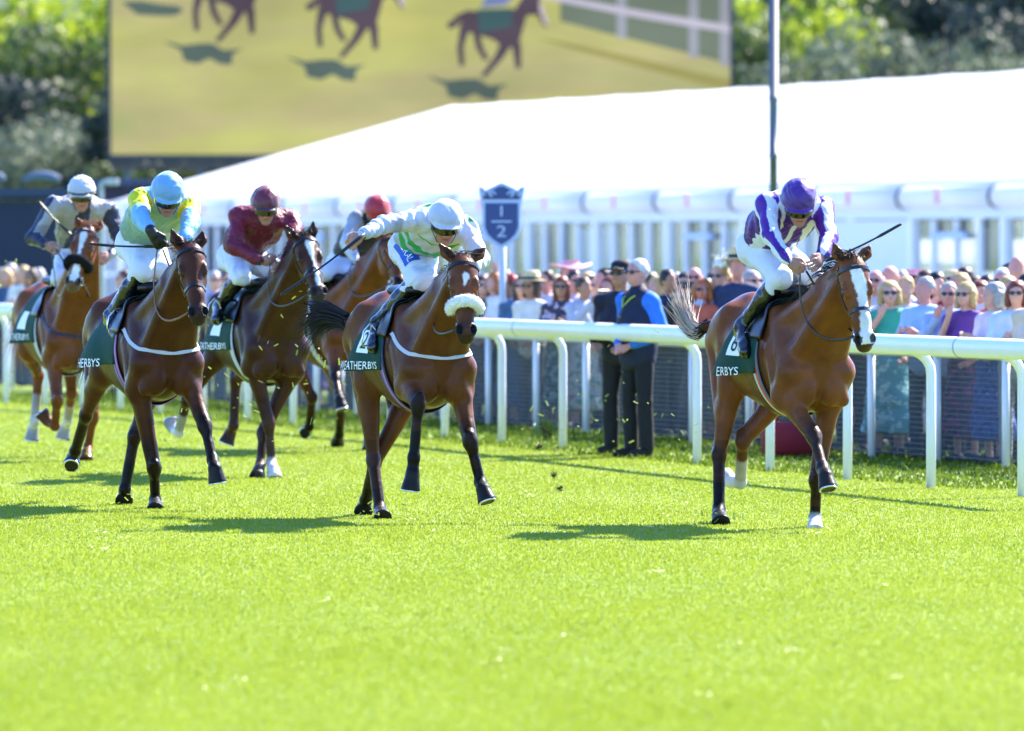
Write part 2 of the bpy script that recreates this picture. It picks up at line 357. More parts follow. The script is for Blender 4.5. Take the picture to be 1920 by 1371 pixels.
def make_horse(label,F,cfg):
    col=cfg['coat']; pt=cfg.get('points',BLK); dz=cfg.get('dz',-.06); h=cfg.get('h',.009)
    root=empty('racehorse',F.O,F.rot,label,'horse','racehorses galloping on the turf')
    D=Field((-1.45,-.62,-.05),(1.75,.62,2.1),h)
    V=lambda x,y,z:np.array([x,y,z+dz])
    E=D.ell; dk=tuple(np.array(col)*.8); lt=tuple(np.minimum(np.array(col)*1.15,1))
    E(V(.10,0,1.15),(.52,.270,.375),.05,col); E(V(-.26,0,1.18),(.46,.280,.32),.08,col); E(V(-.45,0,1.30),(.36,.215,.20),.08,col)
    E(V(-.68,0,1.31),(.33,.250,.24),.08,col); E(V(.42,0,1.13),(.27,.205,.31),.07,col)
    D.cap(V(.42,0,1.45),V(0,0,1.46),.085,.08,.08,col); D.cap(V(-.1,0,1.41),V(-.6,0,1.46),.09,.1,.1,col)
    D.cap(V(-.55,0,1.49),V(-.9,0,1.40),.08,.06,.08,col)
    # head frame
    hc=cfg['head']; poll=F.px(*hc['poll'],hc.get('x',1.12)); mz=F.pl(*hc['muz'],poll,.555,1)
    a=nrm(mz-poll); ps=R(hc.get('yaw',0)); cv=F.D(np.array([math.cos(ps),math.sin(ps),hc.get('roll',0)])); cv=nrm(cv-a*(cv@a)); b=np.cross(cv,a)
    tocam=nrm(F.L(CAM)-poll)
    if b@tocam<0: b=-b
    hp=lambda s,hh,c:poll+a*s+b*hh+cv*c
    A=np.array([a,b,cv])
    # neck
    N0=V(.36,0,1.20); pe=hp(.055,-.055,0); mid=N0*.46+pe*.54+np.array([0,0,.05]); N1=N0*.75+pe*.25+np.array([0,0,.01])
    ny=nrm(np.array([-(pe-N0)[1],(pe-N0)[0],0])); ny=ny if ny[1]>0 else -ny
    D.chain([N0,N1,mid,pe],[.285,.235,.175,.118],.06,col,ny,.58)
    D.cap(V(.30,0,1.44),mid+np.array([0,0,.10]),.06,.05,.06,col); D.cap(mid+np.array([0,0,.10]),hp(.0,-.05,0),.05,.045,.05,col)
    for sg in(-1,1): D.cap(V(.56,sg*.13,1.16),pe+ny*sg*.05+np.array([0,0,-.03]),.080,.045,.055,col); D.cap(V(.34,sg*.10,1.40),mid+ny*sg*.06+np.array([0,0,.05]),.085,.05,.06,col)
    # legs
    soles=[]
    for nm,(st,ch) in cfg['legs'].items():
        sg=-1 if nm[1]=='r' else 1; st=np.array(st,float); pts=[]; p=st
        for (u,v,Ln,s_) in ch: p=F.pl(u,v,p,Ln,s_); pts.append(p)
        lc=cfg.get('legc',{}).get(nm,{}); ptc=lc.get('pt',pt); sock=lc.get('sock',ptc); hf=lc.get('hoof',hx('#2a2725'))
        kn=pts[0]
        if nm[0]=='f':
            sh=V(.56,sg*.150,1.08)
            D.cap(V(.20,sg*.125,1.44),sh,.070,.108,.03,col); D.cap(sh,st,.108,.098,.04,col)
            E(V(.60,sg*.088,.98),(.088,.086,.130),.018,col); D.cap(V(.62,sg*.10,1.08),V(.60,sg*.165,.90),.055,.05,.03,col); D.cap(V(.30,sg*.16,1.22),st+np.array([-.03,0,.05]),.10,.088,.022,col)
        else:
            hip=V(-.60,sg*.125,1.30)
            D.cap(hip,st,.180,.120,.035,col,Yv,.74); D.cap(V(-.84,sg*.105,1.27),st*.6+kn*.4+np.array([-.07,0,0]),.125,.062,.025,col)
            D.cap(V(-.55,sg*.15,1.42),V(-.88,sg*.10,1.22),.10,.105,.06,col)
        soles.append(leg(D,st,pts,nm[0]=='f',col,ptc,sock,hf,lc.get('low',False)))
    # head
    dkm=cfg.get('muzzle',tuple(np.array(col)*.12+np.array([.018,.017,.017])))
    E(hp(.10,-.005,0),(.135,.095,.098),.03,col,A); E(hp(.17,-.02,0),(.16,.085,.088),.03,col,A)
    for s in(-1,1):
        E(hp(.215,-.095,s*.052),(.125,.10,.036),.025,col,A); E(hp(.205,.040,s*.080),(.052,.026,.024),.022,col,A)
        D.cap(hp(.25,-.005,s*.070),hp(.36,-.02,s*.05),.02,.012,.025,col)
    D.cap(hp(.12,.005,0),hp(.40,.005,0),.083,.060,.03,col,cv,.86); D.cap(hp(.40,.005,0),hp(.525,-.005,0),.060,.052,.03,dk)
    D.cap(hp(.24,-.125,0),hp(.50,-.075,0),.040,.034,.035,col)
    E(hp(.535,-.012,0),(.060,.058,.060),.03,dkm,A); E(hp(.565,-.045,0),(.042,.042,.050),.02,dkm,A)
    for s in(-1,1): 
        E(hp(.535,.020,s*.042),(.044,.032,.030),.016,dkm,A); E(hp(.548,.040,s*.050),(.034,.026,.022),.006,(.002,.0015,.0015),A,'-')
    D.cap(hp(.53,-.085,-.018),hp(.53,-.085,.018),.030,.030,.012,dkm); D.cap(hp(.585,-.072,-.05),hp(.585,-.072,.05),.008,.008,.006,(.01,.005,.005),op='-')
    for s in(-1,1): E(hp(.212,.034,s*.094),(.020,.017,.014),.008,(.01,.006,.004),A,'-')
    # ears
    for k,s in(('er',-1),('el',1)):
        if k not in hc: continue
        ba=hp(-.005,-.005,s*.060); tp=F.px(*hc[k],ba[0]+hc.get('eartilt',.0)); md=ba*.55+tp*.45+cv*s*.008
        D.cap(ba,md,.033,.040,.02,col,b,.7); D.cap(md,tp,.040,.007,.012,col,b,.7); D.cap(md*.3+tp*.7,tp,.018,.006,.006,BLK)
        D.cap(ba*.7+md*.3+b*.028,md*.5+tp*.5+b*.022,.020,.012,.01,tuple(np.array(col)*.45),op='-')
    D.cap(V(-.90,0,1.40),F.px(*cfg['tail'][0][:2],cfg['tail'][0][2]) if 'tail' in cfg else V(-1.05,0,1.36),.05,.032,.05,pt)
    bl=cfg.get('blaze')
    def colorfn(P,C):
        C=C.copy(); q=P-poll; s=q@a; hh=q@b; c=q@cv
        nz=.012*(np.sin(P[:,0]*90+P[:,2]*130)+np.sin(P[:,1]*170+P[:,2]*60)+.7*np.sin(P[:,2]*310+P[:,1]*120))
        if bl:
            bl_=np.array(bl); cc=np.interp(s,bl_[:,0],bl_[:,1]); ww=np.interp(s,bl_[:,0],bl_[:,2])
            m=(hh>-.05)&(s>bl_[0,0])&(s<bl_[-1,0])&(np.abs(c)<.14)
            k=np.clip((ww-np.abs(c-cc)+nz*.22)/.008,0,1)*m
            k=k[:,None]*np.where((C.sum(1)<.03),.1,1)[:,None]
            C=C*(1-k)+np.array(WHT)*k
        # natural mottling: darker points fade into the coat, soft paler belly hair
        f=np.clip((np.sin(P[:,0]*14+P[:,2]*9)+np.sin(P[:,2]*21+P[:,1]*17))*.5,-1,1)*.07; C*= (1+f)[:,None]
        return C
    body=obj('body',D.mesh('body',colorfn),M_coat,root)
    for s in(-1,1):
        mb=MB(); mb.ball((0,0,0),.0235,8); e=mb.build('eye',M_eye,root,True,tuple(hp(.212,.023,s*.081)))
    # steel plates under lifted hooves
    for to,dh in soles:
        if to[2]<.05: continue
        u=nrm(np.cross(dh,Yv)); v=np.cross(dh,u); pts=[to+dh*.002+(math.cos(t)*u+math.sin(t)*v)*.055 for t in np.linspace(-2.5,2.5,15)]
        MB().tube(pts,.0075,6).build('horseshoe',M_steel,root,True)
    # mane and forelock
    hm=cfg.get('hairm',M_hair); paths=[]
    r=np.random.default_rng(cfg.get('seed',1)); cr=[V(.26,0,1.46),V(.42,0,1.50),mid+np.array([0,0,.13]),hp(-.02,-.045,0)]
    ml=cfg.get('mane',.15)
    for i in range(cfg.get('nmane',190)):
        t=r.random(); c0=bez(cr,40)[int(t*39)]; p0,_=D.cast(c0-np.array([0,0,.12]),np.array([[r.normal()*.12,r.normal()*.10,1.]]),.5); p0=p0[0]-np.array([0,0,.01])
        ln=ml*r.uniform(.5,1.1); sd=-1 if r.random()<.72 else 1; up=r.uniform(.3,1.0)
        paths.append(bez([p0,p0+np.array([-.25*ln,sd*.12*ln,.55*ln*up]),p0+np.array([-.75*ln,sd*.5*ln,.45*ln*up]),p0+np.array([-1.0*ln,sd*.75*ln,(.1*up-.35)*ln])+r.normal(size=3)*.004],6))
    for i in range(55):
        p0=hp(r.uniform(-.03,.03),r.uniform(.0,.06),r.normal()*.025); ln=cfg.get('forelock',.12)*r.uniform(.5,1.1); w_=r.normal()*.05
        paths.append(bez([p0,p0-a*.5*ln+b*.25*ln+cv*w_*.5,p0-a*.45*ln+b*.3*ln+cv*(w_+cfg.get('fl',.0)*ln),p0-a*.1*ln+b*.35*ln+cv*(w_*1.5+cfg.get('fl',.0)*1.6*ln)],6))
    strands('mane',paths,.0027,hm,root)
    if 'tail' in cfg:
        T=[F.px(u,v,x) for u,v,x in cfg['tail']]; sp=cfg['tailspread']; paths=[];paths2=[]
        for i in range(cfg.get('ntail',620)):
            o=r.normal(size=3)*np.array([.5,.6,1]); e=r.uniform(.55,1.08)
            pts=[T[0]+o*.022,*[T[k]+o*sp*(k/(len(T)-1))**1.1 for k in range(1,len(T)-1)],T[-1]+o*sp*1.3+r.normal(size=3)*.03]
            B=bez(pts,9); n=max(4,int(9*e)); (paths if r.random()<cfg.get('taildark',1) else paths2).append(B[:n])
        t=strands('tail',paths,.0042,hm,root)
        if paths2: strands('tail_tip',[p[len(p)//3:] for p in paths2],.0042,M_tailgrey,t)
    else:
        paths=[]
        for i in range(160):
            o=r.normal(size=3)*np.array([.03,.05,.06]); paths.append(bez([V(-.98,0,1.36)+o*.3,V(-1.15,0,1.40)+o*.7,V(-1.32,0,1.22)+o,V(-1.42,0,.95)+o*1.6],7))
        strands('tail',paths,.0045,hm,root)
    # bridle
    ring=lambda s,a0,a1,n,h0=-.035:D.cast(hp(s,h0,0),np.array([b*math.cos(t)+cv*math.sin(t) for t in np.linspace(R(a0),R(a1),n)]),.3,.005)
    lm=cfg.get('bridle_m',M_leather)
    br=empty('bridle',label=None); br.parent=root
    def strap(nm,P,N,wd,m=lm,off=.002,th=.005):
        return MB().ribbon(P+N*off,N,wd,th).build(nm,m,br)
    P,N=ring(.075,-82,82,25); strap('browband',P+N*.004,N,.022)
    P,N=ring(.035,62,298,25,-.06); strap('headpiece',P,N,.02)
    P,N=ring(.345,0,360,40); nb=strap('noseband',P,N,.022)
    for s in(-1,1):
        ss=np.linspace(.04,.49,16); an=np.interp(ss,[0,.2,.34,.5],[80,101,95,100])
        pp=[D.cast(hp(x,-.035,0),np.array([b*math.cos(R(q))*1+cv*s*math.sin(R(q))]),.3,.005) for x,q in zip(ss,an)]
        P=np.array([p[0][0] for p in pp]); N=np.array([p[1][0] for p in pp]); strap('cheekpiece',P,N,.015,off=.003)
        c=P[-1]+N[-1]*.012; MB().tube([c+(a*math.cos(t)+b*math.sin(t))*.036 for t in np.linspace(0,2*math.pi,20,False)],.0045,6,False,None,True).build('bit_ring',M_steel,br,True)
        if 'rein' in cfg:
            hnd=F.px(*cfg['rein'],cfg.get('rein_x',.75)); nk=V(.62,s*.17,1.36)
            q=bez([c,c*.7+nk*.3+np.array([0,s*.06,-.09]),nk+np.array([0,0,-.05]),hnd+np.array([0,s*.02,0])],14)
            MB().tube(q,.0085,6,flat=(1,.5)).build('rein',cfg.get('rein_m',lm),br,True)
    if cfg.get('fleece'):
        m,lo_,hi_=cfg['fleece']; P,N=ring(.36,lo_,hi_,36); rr=np.random.default_rng(3); paths=[]
        for p,n_ in zip(P,N):
            for j in range(46):
                q=nrm(rr.normal(size=3)); q0=p+n_*.026+q*.037; paths.append([q0,q0+q*.005,q0+q*.010+rr.normal(size=3)*.004])
        f=MB().tube(P+N*.026,.041,12).build('sheepskin_noseband',m,br,True); strands('fleece',paths,.0042,m,f)
    # breast strap / martingale
    if cfg.get('breast'):
        m,wd,zf=cfg['breast']; c0=V(.36,0,1.05)
        ax=[np.array([math.cos(t)*1.0,math.sin(t),np.interp(abs(t),[0,.7,1.75],[zf,zf+.10,1.05])]) for t in np.linspace(-1.95,1.95,50)]
        P,N=D.cast(c0,np.array(ax),.8); P[1:-1]=(P[:-2]+P[1:-1]*2+P[2:])/4; MB().ribbon(P+N*.004,N,wd,.006).build('breast_strap',m,root)
    # ---- saddle cloth (own thing), draped on the flanks
    zc=1.12+dz; x0,x1=cfg.get('cloth',(-.27,.18)); pm=cfg.get('clothang',101)
    def cpt(X,PH,ex=0):
        X=np.asarray(X,float);PH=np.asarray(PH,float); c=np.stack([X,0*X,0*X+zc],-1); d=np.stack([0*X,np.sin(PH),np.cos(PH)],-1)
        P,_=D.cast(c,d,.6,.008); k=np.clip((x1-X)/(x1-x0),0,1); q=np.clip((np.abs(PH)-.9)/1.0,0,1)
        off=.012+.10*cfg.get('flare',1)*k**1.3*q+.008*np.sin(X*23+PH*5)*q
        return P+d*(off+ex)[...,None]
    nx_,np_=26,56; X,PH=np.meshgrid(np.linspace(x0,x1,nx_),np.linspace(-R(pm),R(pm),np_),indexing='ij'); X=X-.13*np.clip((np.abs(PH)-.5)/1.3,0,1)**1.5*np.clip((x1-X)/(x1-x0),0,1)
    G=cpt(X,PH).reshape(-1,3); Q=[[i*np_+j,i*np_+j+1,(i+1)*np_+j+1,(i+1)*np_+j] for i in range(nx_-1) for j in range(np_-1)]
    ct=empty('saddle_cloth',F.O,F.rot,cfg['cloth_label'],'saddle cloth','green saddle cloths on the horses')
    o=obj('cloth',npmesh('cloth',G,quads=Q),cfg.get('clothm',M_green),ct); md_=o.modifiers.new('thick','SOLIDIFY'); md_.thickness=.007; md_.offset=0
    def wrap(txt,size,xc,phc,nm,m,sgn=-1,ex=.006,parent=ct,sx=1.):
        ex+=.006
        TV,TP=text_polys(txt,size); XX=xc+TV[:,0]*sx*(1 if sgn<0 else -1)-0; PP=phc-TV[:,1]/.33
        W=cpt(XX,sgn*PP,ex); return obj(nm,npmesh(nm,W,polys=TP,smooth=False),m,parent)
    xc,ph=cfg.get('text',(-.22,R(92)))
    wrap('WEATHERBYS',.072,-.16,ph,'lettering',M_letter,1,.007,sx=1.25); wrap(cfg.get('word','WEATHERBYS'),.075,xc,ph,'lettering',M_letter,-1,.007,sx=1.35)
    for s in((-1,1) if cfg.get('patch') or cfg.get('num') else ()):
        XX,PP=np.meshgrid(np.linspace(-.19,-.03,10),np.linspace(R(52),R(80),10),indexing='ij'); W=cpt(XX,s*PP,.009).reshape(-1,3)
        pc=obj('number_patch',npmesh('number_patch',W,quads=[[i*10+j,i*10+j+1,(i+1)*10+j+1,(i+1)*10+j] for i in range(9) for j in range(9)]),M_patch,ct)
        if cfg.get('num'): wrap(cfg['num'],.17,-.115,R(66),'number',M_green,s,.007,parent=pc)
    # ---- saddle (own thing)
    sd=empty('racing_saddle',F.O,F.rot,cfg['saddle_label'],'saddle','racing saddles strapped on the horses')
    top=lambda x:D.cast(np.array([x,0,zc]),np.array([[0,0,1.]]),.7)[0][0]
    SF=Field((-.45,-.45,1.15),(.45,.45,1.75),.012,False); t0,t1,t2=top(-.22),top(0.0),top(.20); up=np.array([0,0,.035])
    SF.chain([t0+up*1.6,t1+up,t2+up*1.5],[.045,.032,.045],.05,None,Yv,2.6); obj('seat',SF.mesh('seat'),M_leather,sd)
    for s in(-1,1):
        XX,PP=np.meshgrid(np.linspace(.02,.20,10),np.linspace(R(14),R(58),12),indexing='ij'); XX=XX+.05*np.sin((PP-.2)*1.6)
        W=cpt(XX,s*PP,.022).reshape(-1,3); f=obj('flap',npmesh('flap',W,quads=[[i*12+j,i*12+j+1,(i+1)*12+j+1,(i+1)*12+j] for i in range(9) for j in range(11)]),M_leather,sd)
        f.modifiers.new('thick','SOLIDIFY').thickness=.008
    gx=cfg.get('girthx',.17); an=np.linspace(R(60),R(300),60); c=np.stack([gx+.06*np.cos(an)*-1,0*an,0*an+zc],-1); d=np.stack([0*an,np.sin(an),np.cos(an)],-1)
    P,N=D.cast(c,d,.7); P[1:-1]=(P[:-2]+P[1:-1]*2+P[2:])/4
    gm=cfg.get('girth',[M_white]); ws=[.10/len(gm)]*len(gm)
    for i,m in enumerate(gm): MB().ribbon(P+N*(.005)+np.array([(i-(len(gm)-1)/2)*ws[i],0,0]),N,ws[i],.006).build('girth' if i==0 else 'girth_stripe',m,sd)
    # stirrups
    for s in(-1,1):
        ft=F.px(*cfg['foot'],cfg.get('foot_x',0.)); 
        if s>0: ft=np.array([ft[0],-ft[1],ft[2]])
        hang=cpt(np.array([.06]),np.array([s*R(30)]),.02)[0]; tp_=ft+np.array([0,0,.12])
        MB().tube([hang,hang*.5+tp_*.5,tp_],.010,6,flat=(1,.4)).build('stirrup_leather',M_leather,sd,True)
        q=[tp_+np.array([0,0,.0]),tp_+np.array([0,.045,-.05]),ft+np.array([0,.058,-.005]),ft+np.array([0,.05,-.03]),ft+np.array([0,-.05,-.03]),ft+np.array([0,-.058,-.005]),tp_+np.array([0,-.045,-.05])]
        MB().tube(q,.0065,6,False,None,True).build('stirrup_iron',M_steel,sd,True)
    cfg['D']=D; D.C=None
    return root
BAY=hx('#7a4a2b'); BAY=(.155,.048,.0135); DBAY=(.054,.0185,.008); MAH=(.070,.0205,.0075); CHES=(.155,.045,.013); BAYL=(.15,.044,.012)
LEAD=Frame((1536,705),48.9,19)
HL=dict(coat=BAY,legs=dict(
 fr=((.46,-.17,.86),[(1526,818,.42,1),(1542,877,.27,1),(1548,893,.11,1),(1553,917,.09,1)]),
 fl=((.42,.15,.84),[(1531,901,.42,1),(1528,971,.27,-1),(1528,986,.11,1),(1529,1000,.09,1)]),
 hr=((-.50,-.18,.92),[(1348,853,.44,-1),(1348,955,.37,1),(1348,968,.11,1),(1352,982,.09,1)]),
 hl=((-.35,.18,.92),[(1393,828,.44,-1),(1388,905,.37,-1),(1372,903,.11,-1),(1358,893,.09,-1)])),
 legc=dict(fr=dict(pt=(.022,.013,.010)),fl=dict(sock=WHT,low=True,hoof=(.5,.48,.44)),hl=dict(pt=(.07,.026,.009),sock=WHT,hoof=(.6,.57,.5))),
 head=dict(poll=(1597,489),muz=(1622,643),yaw=6,roll=.03,er=(1563,456),el=(1631,461)),
 blaze=[(.06,.0,.035),(.16,.012,.050),(.24,.02,.040),(.32,.018,.034),(.42,.022,.045),(.52,.018,.055),(.575,.01,.05)],
 tail=[(1322,612,-1.02),(1300,640,-1.15),(1283,600,-1.3),(1272,556,-1.4)],tailspread=.05,taildark=.15,ntail=700,
 rein=(1506,508),rein_x=.72,foot=(1400,655),foot_x=.02,girth=[M_white,mat('red_web',hx('#c8402c'),rough=.6),mat('grey_web',hx('#59606a'),rough=.6)],
 num='6',word='ERBYS',text=(-.16,R(98)),mane=.11,forelock=.13,fl=-.2,seed=4,
 cloth_label='green saddle cloth under the jockey in purple and white',saddle_label='black racing saddle under the jockey in purple and white')
MID=Frame((826,695),50.1,18)
HM=dict(coat=(.112,.036,.0115),legs=dict(
 fr=((.46,-.17,.90),[(784,758,.42,1),(776,858,.29,-1),(773,892,.11,-1),(768,930,.10,1)]),
 fl=((.50,.17,.88),[(882,829,.42,1),(901,905,.27,1),(906,918,.11,1),(914,941,.09,1)]),
 hr=((-.45,-.18,.93),[(700,863,.44,-1),(712,955,.37,1),(714,963,.11,1),(718,973,.09,1)]),
 hl=((-.45,.18,.92),[(702,868,.44,-1),(686,938,.37,-1),(683,950,.11,-1),(681,961,.09,1)])),
 legc=dict(hr=dict(pt=(.03,.014,.008))),
 head=dict(poll=(867,487),muz=(874,626),yaw=4,roll=.02,er=(824,457),el=(910,465)),
 blaze=[(.13,.0,.0),(.16,.012,.022),(.19,.012,.024),(.23,.0,.01),(.25,0,.0)],
 tail=[(652,604,-1.0),(618,585,-1.2),(590,590,-1.3),(570,625,-1.4)],tailspread=.075,
 rein=(866,505),rein_x=.8,foot=(694,640),foot_x=.02,girth=[mat('purple_web',hx('#4a4a9a'),rough=.6),mat('pink_web',hx('#b070a8'),rough=.6),mat('navy_web',hx('#22284a'),rough=.6)],
 num='2',text=(-.17,R(95)),fleece=(M_fleece,-84,84),breast=(M_white,.026,.28),mane=.05,forelock=.05,seed=5,
 cloth_label='green saddle cloth under the jockey in white and green hoops',saddle_label='black racing saddle under the jockey in white and green hoops')
CYA=Frame((317,702),52.5,18)
HC=dict(coat=MAH,legs=dict(
 fr=((.44,-.17,.84),[(289,878,.42,1),(291,937,.27,-1),(291,947,.11,1),(291,958,.09,1)]),
 fl=((.50,.17,.90),[(384,799,.42,1),(399,863,.27,1),(403,879,.11,1),(408,906,.09,1)]),
 hr=((-.50,-.18,.95),[(161,779,.44,-1),(141,846,.37,-1),(137,858,.11,-1),(134,873,.09,1)]),
 hl=((-.35,.18,.92),[(252,818,.44,-1),(234,918,.37,-1),(233,928,.11,-1),(233,940,.09,1)])),
 head=dict(poll=(356,464),muz=(372,592),yaw=4,roll=.0,er=(321,430),el=(380,434)),
 rein=(300,468),rein_x=.8,rein_m=M_brownleather,foot=(216,612),foot_x=.02,girth=[mat('lilac_web',hx('#7a68b0'),rough=.6),mat('navy_web'),mat('pink_web')],
 word='HERBYS',text=(-.20,R(98)),breast=(M_white,.026,.28),mane=.05,forelock=.05,seed=6,flare=1.3,
 cloth_label='green saddle cloth under the jockey in pale blue and yellow',saddle_label='black racing saddle under the jockey in pale blue and yellow')
MAR=Frame((524,677),59.5,18)
HR=dict(coat=DBAY,h=.011,legs=dict(
 fr=((.46,-.17,.88),[(504,794,.42,1),(509,866,.27,1),(512,880,.11,1),(515,898,.09,1)]),
 fl=((.40,.17,.84),[(493,812,.42,1),(488,872,.27,1),(485,882,.11,1),(482,895,.09,1)]),
 hr=((-.60,-.18,.95),[(350,751,.44,-1),(335,811,.37,-1),(326,805,.11,-1),(319,789,.09,-1)]),
 hl=((-.45,.18,.95),[(442,712,.44,-1),(438,798,.37,-1),(432,812,.11,-1),(424,832,.09,-1)])),
 legc=dict(fr=dict(pt=(.055,.024,.014),sock=WHT,low=True,hoof=(.55,.5,.42)),hr=dict(pt=(.035,.014,.008),sock=WHT),fl=dict(pt=(.04,.014,.007)),hl=dict(pt=(.05,.019,.009))),
 head=dict(poll=(570,448),muz=(598,553),yaw=8,roll=.02,er=(535,422),el=(587,415)),
 blaze=[(.05,.0,.02),(.12,.012,.034),(.19,.012,.03),(.24,.01,.012),(.33,.01,.012),(.42,.01,.022),(.50,.01,.02)],muzzle=(.05,.037,.032),
 patch=1,rein=(512,492),rein_x=.75,foot=(402,588),foot_x=.02,mane=.10,seed=7,text=(-.19,R(95)),
 cloth_label='green saddle cloth under the jockey in maroon',saddle_label='black racing saddle under the jockey in maroon')
CHE=Frame((146,670),64.,17)
HB=dict(coat=CHES,points=CHES,hairm=M_chestmane,h=.011,legs=dict(
 fr=((.44,-.17,.88),[(107,752,.42,1),(103,799,.27,-1),(90,790,.11,-1),(77,773,.09,-1)]),
 fl=((.46,.17,.86),[(174,784,.42,1),(165,838,.27,-1),(163,850,.11,1),(161,865,.09,1)]),
 hr=((-.45,-.18,.95),[(72,704,.44,-1),(65,789,.37,-1),(62,805,.11,-1),(58,832,.09,1)]),
 hl=((-.45,.18,.95),[(134,737,.44,-1),(127,789,.37,-1),(122,803,.11,-1),(117,826,.09,-1)])),
 legc=dict(hr=dict(sock=WHT),hl=dict(sock=WHT)),
 head=dict(poll=(166,430),muz=(136,533),yaw=-8,roll=-.03,er=(142,407),el=(190,413)),
 blaze=[(.04,.0,.028),(.12,.0,.036),(.20,.0,.025),(.28,.0,.015),(.40,.01,.03),(.55,.01,.045)],muzzle=(.10,.075,.06),
 patch=1,rein=(101,468),rein_x=.75,foot=(98,590),foot_x=.04,fleece=(M_fleeceb,-105,105),mane=.08,forelock=.1,seed=8,breast=(M_leather,.02,.2),
 cloth_label='green saddle cloth under the jockey in grey and navy',saddle_label='black racing saddle under the jockey in grey and navy')
RED=Frame((668,640),67.,26)
HD=dict(coat=BAYL,h=.012,legs=dict(
 fr=((.50,-.17,.92),[(629,708,.42,1),(635,742,.27,1),(637,750,.11,1),(641,768,.09,1)]),
 fl=((.46,.17,.86),[(700,790,.42,1),(690,830,.27,-1),(690,838,.11,1),(690,848,.09,1)]),
 hr=((-.50,-.18,.95),[(585,745,.44,-1),(580,800,.37,-1),(576,805,.11,-1),(572,812,.09,1)]),
 hl=((-.40,.18,.95),[(640,760,.44,-1),(636,815,.37,-1),(634,822,.11,-1),(632,832,.09,-1)])),
 head=dict(poll=(726,450),muz=(752,533),yaw=30,er=(708,430),el=(738,428)),
 rein=(664,488),rein_x=.75,foot=(622,530),foot_x=.0,mane=.08,seed=9,breast=(M_leather,.02,.2),
 cloth_label='green saddle cloth under the jockey in the red cap',saddle_label='black racing saddle under the jockey in the red cap')
make_horse('bay racehorse with a wide white blaze, in front of the field at right',LEAD,HL)
make_horse('bay racehorse wearing a white sheepskin noseband and white breast strap',MID,HM)
make_horse('dark bay racehorse with plain brown face and white breast strap, second from the left',CYA,HC)
make_horse('dark brown racehorse with a white star, carrying the jockey in maroon',MAR,HR)
make_horse('chestnut racehorse with white socks and black sheepskin noseband, far left',CHE,HB)
make_horse('bay racehorse half hidden behind, carrying the jockey in the red cap',RED,HD)
# ================================================================ JOCKEYS
SKIN=(.40,.20,.145); SKD=(.30,.12,.085)
M_skin=mat('skin',attr=True,rough=.5,spec=.35,bump=.06,bscale=300)
M_silk=mat('silks',attr=True,rough=.48,spec=.3,bump=.5,bscale=24)
M_breech=mat('breeches',(.60,.62,.70),rough=.6,spec=.25,bump=.35,bscale=30)
M_boot=mat('boots',attr=True,rough=.22,spec=.55,coat=.3,bump=.25,bscale=26)
M_gog=mat('goggles',hx('#0d0d10'),rough=.08,spec=.7)
M_whip=mat('whip',hx('#141318'),rough=.35)
M_glove=mat('glove',hx('#141416'),rough=.5)
PUR=(.075,.012,.26); GRN=(.005,.27,.055); WSILK=(.61,.63,.70); LBL=(.17,.38,.58); YEL=(.52,.52,.006); MINT=(.30,.50,.40); MRN=(.16,.010,.032); GRY=(.36,.35,.34); NVY=(.020,.024,.050)
def hand(D,wr,dirv,side,pn,k,skin,L=.085,curl=1.0):
    # palm, four unequal curled fingers and a thumb from the side of the palm
    d=nrm(dirv); s=nrm(side-d*(side@d)); p=nrm(np.cross(d,s)); p=p if p@pn>0 else -p
    A=np.array([d,s,p]); D.ell(wr+d*.048,(.050,.041,.018),.012,skin,A)
    for i,(o,l) in enumerate(((-.0345,.072),(-.0115,.082),(.0115,.078),(.0335,.062))):
        a=wr+d*.082+s*o; b=a+d*l*.42-p*l*.18*curl; c=b+d*l*.12*(2-curl)-p*l*.42*curl; e=c-d*l*.25*curl-p*l*.15
        D.cap(a,b,.0092,.0088,.0025,skin); D.cap(b,c,.0088,.0082,.002,skin); D.cap(c,e,.0082,.0075,.002,skin)
    t0=wr+d*.03-s*.034; t1=t0+d*.035-s*.018-p*.014; t2=t1+d*.030+s*.010-p*.012
    D.cap(t0,t1,.0135,.0115,.006,skin); D.cap(t1,t2,.0112,.0090,.003,skin)
